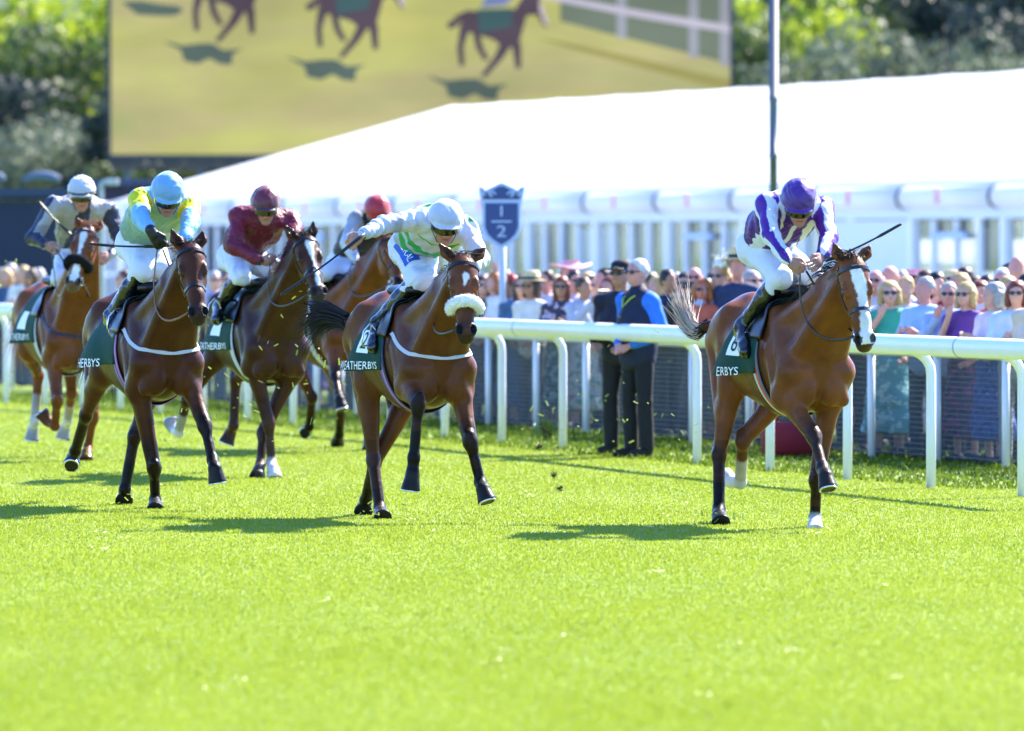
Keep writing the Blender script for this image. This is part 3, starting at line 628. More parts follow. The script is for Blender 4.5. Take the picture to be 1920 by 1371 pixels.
def make_jockey(label,F,c):
    root=empty('jockey',F.O,F.rot,label,'jockey','jockeys crouched on the racehorses')
    P=lambda k,dx=None:F.px(*c[k][:2],c[k][2] if len(c[k])>2 else dx)
    hd=P('head',.66); shR=P('shR',.40); shL=P('shL',.40)
    up_=lambda a,b:(a+b)/2
    elR=F.pl(*c['elR'],shR,.28,c.get('sR',1)); wrR=F.pl(*c['wrR'],elR,.24,1); haR=F.pl(*c['haR'],wrR,.09,1) if 'haR' in c else wrR+nrm(wrR-elR)*.09
    elL=F.pl(*c['elL'],shL,.28,1); wrL=F.pl(*c['wrL'],elL,.24,1)
    pel=P('pel',-.14); knR=P('knR',.26); anR=P('anR',-.08); toR=P('toR',.05)
    mir=lambda p:np.array([p[0],-p[1]+c.get('lean',0),p[2]])
    knL,anL,toL=mir(knR),mir(anR),mir(toR)
    hipR=pel+np.array([.04,-.085,-.03]); hipL=pel+np.array([.04,.085,-.03])
    sm=(shR+shL)/2; chest=sm*.72+pel*.28; ax=nrm(shL-shR)
    # head frame
    yw=R(c.get('yaw',0)); pt=R(c.get('pitch',35)); fw=np.array([math.sin(yw)*math.cos(pt),-math.cos(yw)*math.cos(pt),-math.sin(pt)]); fw=F.D(fw)
    upv=F.D(np.array([math.sin(yw)*math.sin(pt),-math.cos(yw)*math.sin(pt),math.cos(pt)])); rl=R(c.get('roll',0)); rt=np.cross(fw,upv); upv,rt=upv*math.cos(rl)+rt*math.sin(rl),rt*math.cos(rl)-upv*math.sin(rl)
    A=np.array([fw,rt,upv]); hp=lambda f,r,u:hd+fw*f+rt*r+upv*u
    allp=np.array([hd,shR,shL,elR,wrR,haR,elL,wrL,pel,knR,anR,toR,knL,anL,toL]); lo=allp.min(0)-.22; hi=allp.max(0)+.24
    h=c.get('h',.007)
    # --- body: one continuous skin surface
    D=Field(lo,hi,h); sk=SKIN
    D.chain([pel,chest,sm],[.085,.115,.10],.04,sk,ax,1.1)
    for a,b,d in((shR,elR,wrR),(shL,elL,wrL)): D.chain([sm,a,b,d],[.07,.052,.040,.026],.03,sk)
    for a,b,d,e in((hipR,knR,anR,toR),(hipL,knL,anL,toL)): D.chain([pel,a,b,d,e],[.07,.07,.05,.036,.028],.03,sk)
    nk=hp(-.03,0,-.07); D.cap(sm+np.array([0,0,.03]),nk,.06,.052,.03,sk)
    D.ell(hp(-.01,0,.035),(.096,.076,.095),.02,sk,A); D.ell(hp(.025,0,-.035),(.066,.058,.078),.025,sk,A); D.ell(hp(.060,0,-.082),(.028,.030,.024),.02,sk,A)
    D.cap(hp(.088,0,.022),hp(.106,0,-.018),.010,.0145,.010,sk); D.ell(hp(.100,0,-.022),(.014,.021,.011),.008,sk,A)
    for s in(-1,1): 
        D.ell(hp(.06,s*.036,-.012),(.03,.024,.02),.02,sk,A); D.ell(hp(.082,s*.030,.022),(.012,.017,.010),.008,SKD,A,'-'); D.ell(hp(-.005,s*.078,-.005),(.022,.010,.032),.008,sk,A)
    D.cap(hp(.078,-.022,-.052),hp(.078,.022,-.052),.010,.010,.006,hx('#a8584e')); D.cap(hp(.092,-.02,-.0525),hp(.092,.02,-.0525),.0035,.0035,.004,(.12,.03,.03),op='-')
    D.cap(hp(.085,-.03,.040),hp(.085,.03,.040),.010,.010,.012,sk)
    if not c.get('glovesR'): hand(D,wrR,haR-wrR,c.get('palmside',np.array([-.3,-.2,-1.])),np.array([1.,0,.35]),c,sk,curl=c.get('curl',1.05))
    hand(D,wrL,nrm(wrL-elL)*.6+np.array([.3,-.5,-.3]),np.array([0,.3,-1.]),np.array([1.,0,.3]),c,sk)
    def bc(V,C):
        q=(V-hd)@A.T; beard=((q[:,2]<-.05)&(q[:,0]>.03)&(np.abs(q[:,1])<.07)&(np.linalg.norm(V-hd,axis=1)<.16)); C=C.copy(); C[beard]*=.86
        cheek=np.exp(-((q[:,2]+.02)/.03)**2-((np.abs(q[:,1])-.04)/.02)**2)*(q[:,0]>.03)*(np.linalg.norm(V-hd,axis=1)<.16); C[:,1:]*=(1-.25*cheek)[:,None]
        return C
    obj('body',D.mesh('body',bc),M_skin,root)
    # --- silks
    D=Field(lo,hi,h); w1=c.get('silk',WSILK); sl=c.get('sleeve',w1)
    wst=pel*.78+sm*.22
    D.chain([wst+np.array([0,0,.02]),chest+np.array([0,0,.01]),sm+np.array([0,0,-.005])],[.142,.160,.135],.05,w1,ax,1.22)
    D.ell(chest*.6+pel*.4+np.array([-.03,0,.045]),(.17,.155,.13),.06,w1)
    for a in(shR,shL): D.cap(sm*.45+a*.55,a,.085,.078,.04,w1)
    for a,b,d in((shR,elR,wrR),(shL,elL,wrL)):
        D.cap(a,b,.074,.062,.03,sl); D.cap(b,b*.12+d*.88,.062,.042,.02,sl); D.cap(b*.12+d*.88,b*.04+d*.96,.040,.036,.008,c.get('cuff',sl))
    D.ripple(.0058,26,c.get('seed',1)); D.ripple(.0022,70,c.get('seed',1)+9)
    nb=sm+np.array([.10,0,-.0])
    def arm(V,a,b):
        ab=b-a; t=np.clip(((V-a)@ab)/(ab@ab),0,1); q=V-a-t[:,None]*ab; n1=nrm(np.cross(ab,[0,0,1.])+1e-6); n2=nrm(np.cross(ab,n1)); return t,np.linalg.norm(q,axis=1),np.arctan2(q@n2,q@n1)
    def sc(V,C):
        C=C.copy(); st=c.get('style'); info=[]
        best=np.full(len(V),9.); T=np.zeros(len(V)); G=np.zeros(len(V)); part=np.zeros(len(V),int); rad=np.zeros(len(V))
        for i,(a,b) in enumerate(((shR,elR),(elR,wrR),(shL,elL),(elL,wrL))):
            t,r,g=arm(V,a,b); m=r<best; best=np.where(m,r,best); T=np.where(m,t,T); G=np.where(m,g,G); part=np.where(m,i,part)
        isarm=best<.088; tt=((V-pel)@nrm(sm-pel))/np.linalg.norm(sm-pel); lat=(V-sm)@ax
        wob=(.036 if st=='purple' else .02)*(np.sin(V[:,2]*40+V[:,1]*23)+.5*np.sin(V[:,0]*75+V[:,2]*31))*.8
        if st=='purple':
            m=isarm&(np.sin(G*3+.6+wob*8)>.0); C[m]=WSILK
            m=~isarm&(np.abs(np.abs(lat+wob*.3)-.115)<.030); C[m]=WSILK
            m=~isarm&(np.abs(lat+.0)<.016)&(V[:,2]<sm[2]); C[m]=WSILK
        if st=='hoops':
            m=~isarm&(((tt+wob)*3.4%1)<.5)&(tt<.93); C[m]=GRN
            m=(lat>.12)&(V[:,2]>sm[2]+.02)&(np.abs(lat-.165+wob)<.022); C[m]=GRN
        if st=='sky':
            m=(isarm&((part==0)|(part==2))&(T<.62)); C[m]=YEL; m=isarm&~m; C[m]=LBL
            m=~isarm&(V[:,2]>sm[2]+.045); C[m]=LBL
        if st=='greys':
            m=isarm&(np.sin(G*1+2.2+wob*6)>-.45)&((part==0)|(part==2)); C[m]=NVY; m=isarm&(np.sin(G+2.2)>.1)&((part==1)|(part==3)); C[m]=NVY
            m=~isarm&(np.abs(lat+wob*.5)<.055); C[m]=NVY
        if st=='red':
            m=~isarm; C[m]=(.016,.015,.018)
        return C
    obj('silks',D.mesh('silks',sc),M_silk,root)
    # --- breeches
    D=Field(lo,hi,h,False)
    D.ell(pel+np.array([-.03,0,-.01]),(.145,.165,.135),.05); D.cap(pel,wst,.13,.125,.05,None,ax,1.15)
    for a,b,d in((hipR,knR,anR),(hipL,knL,anL)): D.cap(pel*.4+a*.6,b,.112,.074,.05); D.cap(b,b*.8+d*.2,.072,.062,.03)
    D.ripple(.0045,34,c.get('seed',1)+3); br=obj('breeches',D.mesh('breeches'),c.get('breechm',M_breech),root)
    if c.get('thightext'):
        tx,ts,off=c['thightext']; TV,TP=text_polys(tx,ts); th=nrm(knR-hipR); base=hipR*.62+knR*.38; cam_=nrm(F.L(CAM)-base); ac=nrm(np.cross(th,cam_)); nn=np.cross(ac,th); nn=nn if nn@cam_>0 else -nn
        def wr(x,y,ex):
            ctr=base+th*x[:,None]; g=y/.10; d=nn*np.cos(g)[:,None]+ac*np.sin(g)[:,None]; Q,_=D.cast(ctr,d,.3,.004); return Q+d*ex
        if ac@np.array([0,0,1.])<0: ac=-ac
        X,Y=np.meshgrid(np.linspace(-.115,.115,12),np.linspace(-.05,.085,10),indexing='ij'); W=wr(X.ravel(),Y.ravel(),.003)
        pc=obj('sponsor_patch',npmesh('sponsor_patch',W,quads=[[i*10+j,i*10+j+1,(i+1)*10+j+1,(i+1)*10+j] for i in range(11) for j in range(9)]),mat('blue_patch',hx('#1450b0'),rough=.5),br)
        obj('sponsor_lettering',npmesh('sponsor_lettering',wr(TV[:,0],TV[:,1]+.015,.007),polys=TP,smooth=False),M_letter,pc)
    # --- boots
    for a,b,d in((knR,anR,toR),(knL,anL,toL)):
        D=Field(np.minimum(np.minimum(a,b),d)-.14,np.maximum(np.maximum(a,b),d)+.14,h); k1=c.get('boot',hx('#0b0c11')); topc=c.get('boottop',(.008,.008,.009))
        s0=a*.93+b*.07; D.cap(s0,a*.55+b*.45,.068,.060,.01,topc); D.cap(a*.6+b*.4,b,.063,.046,.02,k1); f=nrm(d-b)
        heel=b+np.array([-.035,0,-.045]); D.cap(b,heel,.044,.036,.02,k1); d=d+f*.05; D.cap(heel,d,.036,.034,.03,k1); D.cap(b,d,.046,.034,.03,k1); D.cap(d-f*.06,d,.044,.038,.02,k1)
        D.ripple(.003,44,5); obj('boot',D.mesh('boot'),M_boot,root)
    # --- helmet with silk cap and peak
    D=Field(hd-.24,hd+.24,.006); cc=c.get('cap',w1)
    D.ell(hp(-.012,0,.055),(.140,.118,.122),.02,cc,A); D.ell(hp(-.02,0,.085),(.120,.106,.108),.03,cc,A)
    D.halfcut(hp(0,0,.040),-upv+fw*.06,.012); D.ell(hp(.080,0,.046),(.075,.092,.011),.010,cc,A); D.ell(hp(-.01,0,.172),(.022,.022,.012),.02,cc,A)
    D.ripple(.0022,60,c.get('seed',1)+20)
    def hc(V,C):
        C=C.copy(); q=(V-hd)@A.T
        if c.get('band') is not None: C[(np.abs(q[:,2]-.062+.10*np.minimum(q[:,0],.1)*.1)<.010)&(q[:,0]<.16)&(np.abs(q[:,1])<.14)]=c['band']
        return C
    obj('helmet',D.mesh('helmet',hc),mat('cap_'+label[-8:],attr=True,rough=.38,sheen=.2,bump=.3,bscale=30),root)
    # --- goggles and chin strap
    D=Field(hd-.2,hd+.2,.006,False); D.ell(hp(.012,0,.0),(.116,.096,.14),.01,None,A); D.halfcut(hp(0,0,.042),upv); D.halfcut(hp(0,0,-.012),-upv); D.halfcut(hp(.0,0,0),-fw)
    obj('goggles',D.mesh('goggles'),M_gog,root)
    mb=MB()
    for s in(-1,1): mb.tube([hp(-.005,s*.084,.03),hp(.02,s*.078,-.03),hp(.05,s*.05,-.08),hp(.062,0,-.100)],.006,5,flat=(1,.5))
    mb.build('chin_strap',M_leather,root,True)
    if c.get('glovesR'):
        D=Field(np.minimum(wrR,haR)-.16,np.maximum(wrR,haR)+.16,.006,False); D.cap(wrR-nrm(haR-wrR)*.02,wrR+nrm(haR-wrR)*.02,.036,.034,.01); hand(D,wrR,haR-wrR,np.array([-.3,-.2,-1.]),np.array([1.,0,.35]),c,None)
        D.F-=.004; obj('glove',D.mesh('glove'),M_glove,root)
    mb=MB(); wd=nrm(wrR-elR); mb.tube([wrR-wd*.012+x for x in (np.zeros(3),wd*.02)],.0335 if not c.get('glovesR') else .037,14); mb.build('wristband',M_whip,root,True)
    # --- whip: held, so a thing of its own
    if 'whip' in c:
        (u0,v0,x0),(u1,v1,x1)=c['whip']; a=F.px(u0,v0,x0); b=F.px(u1,v1,x1); mb=MB(); t=np.linspace(0,1,16)
        pts=[a*(1-x)+b*x+np.array([0,0,-.012*math.sin(math.pi*x)]) for x in t]; rd=np.interp(t,[0,.02,.28,.30,.72,.73,1],[.006,.0125,.0115,.0075,.006,.0105,.0095])
        mb.tube(pts,rd,8); o=mb.build('riding_whip',M_whip,None,True); o.location=F.O; o.rotation_euler=(0,0,F.rot); tag(o,c['whiplabel'],'whip','riding whips')
    return root
make_jockey('jockey in purple and white striped silks with a purple cap, riding the bay at right',LEAD,dict(
 head=(1498,389,.64),shR=(1437,384),shL=(1540,392),elR=(1447,446),wrR=(1477,488),haR=(1504,508),elL=(1554,448),wrL=(1541,482),pel=(1430,462),knR=(1464,520,.22),anR=(1392,612),toR=(1397,650,.06),
 yaw=2,pitch=32,silk=PUR,sleeve=PUR,cap=PUR,style='purple',seed=2,whip=((1548,490,.86),(1690,420,.98)),whiplabel='black whip pointing up to the right behind the bay horse with the blaze',h=.006))
make_jockey('jockey in white silks with green hoops and white cap, right arm stretched out sideways',MID,dict(
 head=(834,428,.66),shR=(788,412),shL=(874,430),elR=(722,421),wrR=(679,440),haR=(655,460),elL=(900,484),wrL=(878,510),pel=(776,463),knR=(784,525,.20),anR=(708,606),toR=(702,642,.06),
 yaw=6,pitch=20,roll=-4,cap=WSILK,style='hoops',seed=3,curl=1.3,palmside=np.array([0,-.3,-1.]),thightext=('ECRAL',.075,0),whip=((684,438,.66),(527,553,.80)),whiplabel='black whip slanting down to the left in the outstretched hand',h=.006))
make_jockey('jockey in pale blue silks with yellow shoulders and a pale blue cap',CYA,dict(
 head=(314,374,.64),shR=(262,374),shL=(354,387),elR=(264,410),wrR=(285,436),haR=(299,458),elL=(357,418),wrL=(346,450),pel=(262,455),knR=(268,506,.20),anR=(208,592),toR=(218,622,.08),
 yaw=6,pitch=30,roll=-3,silk=MINT,sleeve=LBL,cap=(.20,.44,.66),style='sky',glovesR=True,seed=4,boot=hx('#10142a'),whip=((318,461,.80),(163,457,.62)),whiplabel='black whip held level across towards the chestnut horse',h=.006))
make_jockey('jockey in plain maroon silks with a maroon cap',MAR,dict(
 head=(498,394,.64),shR=(448,406),shL=(544,412),elR=(440,464),wrR=(489,491),haR=(511,489),elL=(556,452),wrL=(532,494),pel=(448,480),knR=(452,517,.20),anR=(411,574),toR=(408,594,.05),
 yaw=4,pitch=20,silk=MRN,cap=MRN,band=(.02,.012,.03),seed=5,boottop=(.006,.006,.007),boot=hx('#0c0d12')))
make_jockey('jockey in grey and navy silks with a white cap, far left',CHE,dict(
 head=(153,372,.66),shR=(101,386),shL=(202,393),elR=(62,446),wrR=(85,459),haR=(101,468),elL=(230,458),wrL=(206,478),pel=(140,470,-.14),knR=(112,520,.22),anR=(98,575),toR=(102,592,.08),
 yaw=0,pitch=12,silk=GRY,sleeve=(.42,.43,.47),cap=(.64,.65,.69),band=(.03,.03,.04),style='greys',seed=6,breechm=mat('breeches'),whip=((136,443,.72),(71,376,.55)),whiplabel='black whip pointing up beside the shoulder of the jockey in grey and navy'))
make_jockey('jockey in black silks with white sleeves and a bright red cap, mostly hidden',RED,dict(
 head=(706,405,.62),shR=(668,412),shL=(742,418),elR=(652,456),wrR=(668,492),elL=(750,460),wrL=(728,480),pel=(648,492),knR=(660,512,.22),anR=(626,528),toR=(624,538,.06),
 yaw=14,pitch=35,silk=(.016,.015,.018),sleeve=WSILK,cap=(.50,.015,.025),style='red',seed=7))
# ================================================================ GROUND, TURF, RAILS
def grass_mat(name,c1,c2,c3,scale):
    m=bpy.data.materials.new(name); m.use_nodes=True; t=m.node_tree; p=t.nodes['Principled BSDF']; p.inputs['Roughness'].default_value=.7; p.inputs['Specular IOR Level'].default_value=.25
    tc=t.nodes.new('ShaderNodeTexCoord'); cols=None
    n1=t.nodes.new('ShaderNodeTexNoise'); n1.inputs['Scale'].default_value=scale; n1.inputs['Detail'].default_value=8; t.links.new(tc.outputs['Object'],n1.inputs[0])
    cr=t.nodes.new('ShaderNodeValToRGB'); e=cr.color_ramp.elements; e[0].position=.32; e[0].color=(*c1,1); e[1].position=.68; e[1].color=(*c3,1); q=e.new(.5); q.color=(*c2,1)
    t.links.new(n1.outputs[0],cr.inputs[0]); t.links.new(cr.outputs[0],p.inputs['Base Color'])
    n2=t.nodes.new('ShaderNodeTexNoise'); n2.inputs['Scale'].default_value=70; n2.inputs['Detail'].default_value=4; t.links.new(tc.outputs['Object'],n2.inputs[0])
    b=t.nodes.new('ShaderNodeBump'); b.inputs['Strength'].default_value=.6; b.inputs['Distance'].default_value=.03; t.links.new(n2.outputs[0],b.inputs['Height']); t.links.new(b.outputs[0],p.inputs['Normal'])
    return m
G1,G2,G3=(.225,.29,.016),(.255,.32,.020),(.295,.35,.030)
M_ground=grass_mat('turf_ground',*[tuple(np.array(g)*np.array([.60,.68,.8])) for g in (G1,G2,G3)],.9)
mb=MB(); mb.add([(-400,-20,0),(400,-20,0),(400,900,0),(-400,900,0)],[[0,1,2,3]]); tag(mb.build('ground',M_ground),kind='structure')
def blades_mat(name,tr):
    m=bpy.data.materials.new(name); m.use_nodes=True; t=m.node_tree; p=t.nodes['Principled BSDF']; p.inputs['Roughness'].default_value=.6; p.inputs['Specular IOR Level'].default_value=.15
    a=t.nodes.new('ShaderNodeAttribute'); a.attribute_name='Col'; t.links.new(a.outputs['Color'],p.inputs['Base Color'])
    tl=t.nodes.new('ShaderNodeBsdfTranslucent'); t.links.new(a.outputs['Color'],tl.inputs[0]); ms=t.nodes.new('ShaderNodeMixShader'); ms.inputs[0].default_value=tr
    t.links.new(p.outputs[0],ms.inputs[1]); t.links.new(tl.outputs[0],ms.inputs[2]); t.links.new(ms.outputs[0],t.nodes['Material Output'].inputs[0]); return m
M_blade=blades_mat('grass_blade',.40)
def railx(y): return .59-.302*(y-72.8)            # line of the rear barrier
def blades(name,X,Y,hh,wd,seed,lean=.35,tone=1.):
    r=np.random.default_rng(seed); n=len(X); a=r.uniform(0,2*math.pi,n); dx,dy=np.cos(a),np.sin(a); l=r.normal(size=(n,2))*lean*hh[:,None]
    B=np.stack([X,Y,0*X],1); V=np.empty((n,5,3)); sd=np.stack([dx*wd,dy*wd,0*X],1)
    V[:,0]=B-sd*.5; V[:,1]=B+sd*.5; md=B+np.stack([l[:,0]*.35,l[:,1]*.35,hh*.6],1); V[:,2]=md+sd*.4; V[:,3]=md-sd*.4; V[:,4]=B+np.stack([l[:,0],l[:,1],hh],1)
    i=np.arange(n)*5; Q=np.stack([i,i+1,i+2,i+3],1); T=np.stack([i+3,i+2,i+4],1)
    big=.5+.5*np.sin(X*1.3+1.7*np.sin(Y*.33))*np.sin(Y*.41+X*.7); k=np.clip(.3+.35*big+.10*r.normal(size=n)+.1,0,1)
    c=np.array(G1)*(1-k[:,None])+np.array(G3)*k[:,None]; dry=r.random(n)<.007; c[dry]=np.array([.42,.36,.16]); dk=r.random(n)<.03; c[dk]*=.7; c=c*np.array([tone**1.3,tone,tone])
    o=obj(name,npmesh(name,V.reshape(-1,3),quads=Q,tris=T,cols=np.repeat(c,5,0),smooth=False),M_blade); return tag(o,kind='stuff')
N=900000; yy=rng.random(N); y0,y1=26.5,88.; ex=-.15; Y=(y0**ex+(y1**ex-y0**ex)*yy)**(1/ex); X=rng.uniform(-.5,.5,N)*Y*np.where(rng.random(N)<.8,.155,.27)
k=X<railx(Y)-1.9
X,Y=X[k],Y[k]; hh=(.009+.007*rng.random(len(X)))*(1+.15*np.sin(X*2.1)*np.sin(Y*.9)); blades('turf_grass',X,Y,hh,.0040*(Y/28)**.85,1)
N=42000; Y=rng.uniform(56,92,N); X=railx(Y)-rng.uniform(-2.2,2.25,N); blades('verge_grass',X,Y,.022+.036*rng.random(N)**2,.016+0*X,2,.5,.45)  # unmown blades, their colour also darkened to stand in for shade on the strip
# tufts of torn turf
M_soil=mat('soil',hx('#4a3a24'),rough=.95,noise=.4,nscale=40)
def clod(u,v,s,Yd,label,group=None):
    p=atY(u,v,Yd); r=np.random.default_rng(int(u*7+v)); D=Field(np.array([-.14]*3),np.array([.14]*3),.012,False)
    for i in range(6): D.ell(r.normal(size=3)*.028,(.035,.04,.025),.02)
    root=empty('turf_clod',tuple(p),r.uniform(0,6),label,'clod',group); root.scale=(s,)*3
    o=obj('soil_lump',D.mesh('soil_lump'),M_soil,root); pa=[]
    for i in range(90): q=nrm(r.normal(size=3)); pa.append([q*.03,q*.06+r.normal(size=3)*.015,q*.11+r.normal(size=3)*.03])
    strands('grass_tuft',pa,.006,mat('loose_grass',(.26,.34,.05),rough=.7,transl=.3),root)
clod(1022,806,1.0,64,'flying clump of torn turf beside a white rail post')
clod(1012,838,.35,52,'small dark clod of earth in the air right of the sheepskin noseband horse')
for (u,v) in ((1036,888),(1051,915)): 
    pass
V=[];Q=[]
r=np.random.default_rng(5)
for (cu,cv,su,sv,n,Yd) in ((1080,795,60,45,40,62),(1230,760,60,70,22,58),(420,690,110,90,60,58),(600,700,60,80,34,56),(230,830,110,40,26,60),(10,640,14,90,30,66),(690,955,40,10,26,50.5),(1350,968,36,10,22,49.3),(270,935,50,12,26,52.3),(1530,985,26,8,14,48.2),(150,850,50,12,20,60)):
    for i in range(n):
        p=atY(cu+r.normal()*su,min(cv+r.normal()*sv,cv+2*sv),Yd+r.normal()*1.5); 
        if p[2]<.03: continue
        a=nrm(r.normal(size=3))*r.uniform(.008,.028); b=nrm(np.cross(a,r.normal(size=3)))*.005; o=len(V); V+=[p-a-b,p-a+b,p+a+b,p+a-b]; Q.append((o,o+1,o+2,o+3))
tag(obj('flying_turf_bits',npmesh('flying_turf_bits',V,quads=Q),mat('loose_grass')),kind='stuff')
for i,(u,v,lab) in enumerate(((1040,890,'dark clod of earth kicked up between the two front horses, upper of two'),(1050,916,'dark clod of earth low in the air between the two front horses, lower of two'))): clod(u,v,.28,50.5,lab)
pv=[];pq=[]
for i in range(60):
    Yd=r.uniform(30,62); x=r.uniform(-.06,.06)*Yd
    for j in range(4):
        c=np.array([x+r.normal()*.03,Yd+r.normal()*.08,.026+r.random()*.012]); a=np.array([r.normal(),r.normal(),.2])*.011; b=np.array([-a[1],a[0],.0])*.25; o=len(pv); pv+=[c-a-b,c-a+b,c+a+b,c+a-b]; pq.append((o,o+1,o+2,o+3))
tag(obj('dry_clippings',npmesh('dry_clippings',pv,quads=pq),mat('straw',(.62,.55,.34),rough=.8)),kind='stuff')
# ---- white running rail
M_pvc=mat('white_plastic',(.68,.69,.70),rough=.35,spec=.5,noise=.035,nscale=3)
M_joint=mat('rail_joint',hx('#8c949c'),rough=.5)
up_=[-150,-68,22,88,155,225,300,381,465,553,635,735,833,940,1055,1180,1307,1445,1590,1742,1915,2105]
vp_=np.interp(up_,[-150,22,225,465,553,635,833,940,1055,1180,1307,1445,1590,1742,1915,2105],[744,757,770,787,796,805,821,830,842,857,868,886,900,915,932,951])
PB=np.array([ground(u,v) for u,v in zip(up_,vp_)]); RN=np.array([.957,.289,0])
for it in range(2): PB[1:-1]=.25*PB[:-2]+.5*PB[1:-1]+.25*PB[2:]
rr=empty('running_rail',tuple(PB[10]),0,'white plastic running rail with gooseneck posts along the edge of the track','rail'); O_=PB[10]
cl=PB-RN*.16; cl[:,2]=1.083
mb=MB(); tt=np.linspace(0,len(cl)-1,120); cc=np.stack([np.interp(tt,np.arange(len(cl)),cl[:,i]) for i in range(3)],1)-O_; mb.tube(cc,.076,16,flat=(1,.8)); mb.build('top_rail',M_pvc,rr,True)
for i in range(1,len(cl)-1,3):
    d=nrm(cl[i+1]-cl[i]); c=(cl[i]*.45+cl[i+1]*.55)-O_; MB().tube([c-d*.012,c+d*.012],.078,16,flat=(1,.8)).build('rail_joint',M_joint,rr,True)
for p in PB:
    q=p-O_; b=-RN; pts=[q+np.array([0,0,-.05]),q+np.array([0,0,.5]),q+np.array([0,0,.86]),q+np.array([0,0,.92])+b*.008,q+np.array([0,0,.975])+b*.04,q+np.array([0,0,1.015])+b*.09,q+np.array([0,0,1.04])+b*.15]
    MB().tube(pts,.037,12).build('post',M_pvc,rr,True)
# ---- rear crowd barrier with netting
y0,y1=55.,97.; rb=empty('crowd_barrier',(railx(75),75,0),0,'lower white crowd barrier with dark netting in front of the spectators','barrier'); O_=np.array([railx(75),75,0])
a=np.array([railx(y0),y0,0])-O_; b=np.array([railx(y1),y1,0])-O_; L=np.linalg.norm(b-a); d=(b-a)/L
mb=MB(); mb.tube([a+d*L*t+np.array([0,0,.945]) for t in np.linspace(0,1,30)],.058,14); mb.build('top_rail',M_pvc,rb,True)
for i in range(int(L/1.65)+1): q=a+d*1.65*i; MB().tube([q+[0,0,-.03],q+[0,0,.90]],.034,10).build('post',M_pvc,rb,True)
mb=MB(); M_net=mat('netting',hx('#5c6468'),rough=.7)
nrm_=np.array([.957,.289,0])
for z in np.arange(.06,.9,.045): mb.tube([a+nrm_*.05+[0,0,z],b+nrm_*.05+[0,0,z]],.0032,3)
for t in np.arange(0,L,.045): q=a+nrm_*.05+d*t; mb.tube([q+[0,0,.05],q+[0,0,.9]],.0026,3)
mb.build('netting',M_net,rb)
M_scrim=bpy.data.materials.new('scrim'); M_scrim.use_nodes=True; t=M_scrim.node_tree; t.nodes['Principled BSDF'].inputs['Base Color'].default_value=(.035,.04,.045,1); tr=t.nodes.new('ShaderNodeBsdfTransparent'); ms=t.nodes.new('ShaderNodeMixShader'); ms.inputs[0].default_value=.34; t.links.new(tr.outputs[0],ms.inputs[1]); t.links.new(t.nodes['Principled BSDF'].outputs[0],ms.inputs[2]); t.links.new(ms.outputs[0],t.nodes['Material Output'].inputs[0])
mb=MB(); q=a+nrm_*.07; e=b+nrm_*.07; mb.add([q+[0,0,.03],e+[0,0,.03],e+[0,0,.90],q+[0,0,.90]],[[0,1,2,3]]); mb.build('shade_net',M_scrim,rb)
# ---- furlong marker
M_navy=mat('sign_navy',(.013,.038,.145),rough=.45); M_pale=mat('sign_pale',(.32,.41,.60),rough=.45)
SY=76.; cen=atY(941,410,SY); s=SY/FPX
sg=empty('furlong_marker',(cen[0],SY,0),R(-8),'navy shield sign with crown reading 1/2 on a white post','sign')
z0=cen[2]; T3=lambda dz:(lambda x,y,d:np.array([x*s,dz-d,z0+y*s]))
def panel(poly,dz,th,m,nm,par): return MB().prism(poly,T3(dz),th).build(nm,m,par)
sh=[(-36,-8),(-36,-20),(-30,-36),(-18,-47),(0,-57),(18,-47),(30,-36),(36,-20),(36,-8),(37,18),(39,34),(45,63),(30,54),(18,60),(0,68),(-18,60),(-30,54),(-45,63),(-39,34),(-37,18)]
bd=panel(sh,.0,.02,M_pale,'shield_border',sg)
lo_=[(x*.84,y) for x,y in [(-36,31),(36,31),(36,-18),(30,-31),(18,-42),(0,-51),(-18,-42),(-30,-31),(-36,-18)]]
panel([(x,y+1) for x,y in [(-31,28),(-31,-17),(-26,-30),(-15,-41),(0,-50),(15,-41),(26,-30),(31,-17),(31,28)]],-.022,.006,M_navy,'shield_field',bd)
panel([(-34,36),(34,36),(38,58),(28,48),(16,54),(0,63),(-16,54),(-28,48),(-38,58)],-.022,.006,M_navy,'crown',bd)
mb=MB()
for cx,cy,sx in((-18,45,1),(18,45,-1),(-31,47,1),(31,47,-1)):
    t=np.linspace(0,5.2,16); rad=np.linspace(6.5,2.2,16); mb.tube([T3(-.031)(cx+sx*rr_*math.cos(q),cy+rr_*math.sin(q)*.9,0) for rr_,q in zip(rad,t)],  .0115,6)
for x in(-36,-18,0,18,36): mb.ball(T3(-.03)(x*.95,[61,57,66][abs(x)//18 if abs(x)<30 else 0] if abs(x)<30 else 60,0),.010,6)
mb.build('crown_scrollwork',M_pale,bd,True)
for tx,yy_,sz in (('1',13,.155),('2',-25,.165)):
    TV,TP=text_polys(tx,sz); pts=[(cx,-.034,z0+yy_*s+cz) for cx,cz,_ in TV]
    pts=np.array([(x*1.35,y,z) for x,y,z in pts]); o=obj('numeral',npmesh('numeral',pts,polys=TP,smooth=False),M_pale,bd); md=o.modifiers.new('thick','SOLIDIFY'); md.thickness=.006
panel([(-19,-7),(19,-7),(19,-4),(-19,-4)],-.028,.006,M_pale,'fraction_bar',bd)
MB().tube([(0,.05,-.05),(0,.05,z0+30*s)],.036,12).build('post',mat('sign_post',(.42,.45,.50),rough=.5),sg,True)
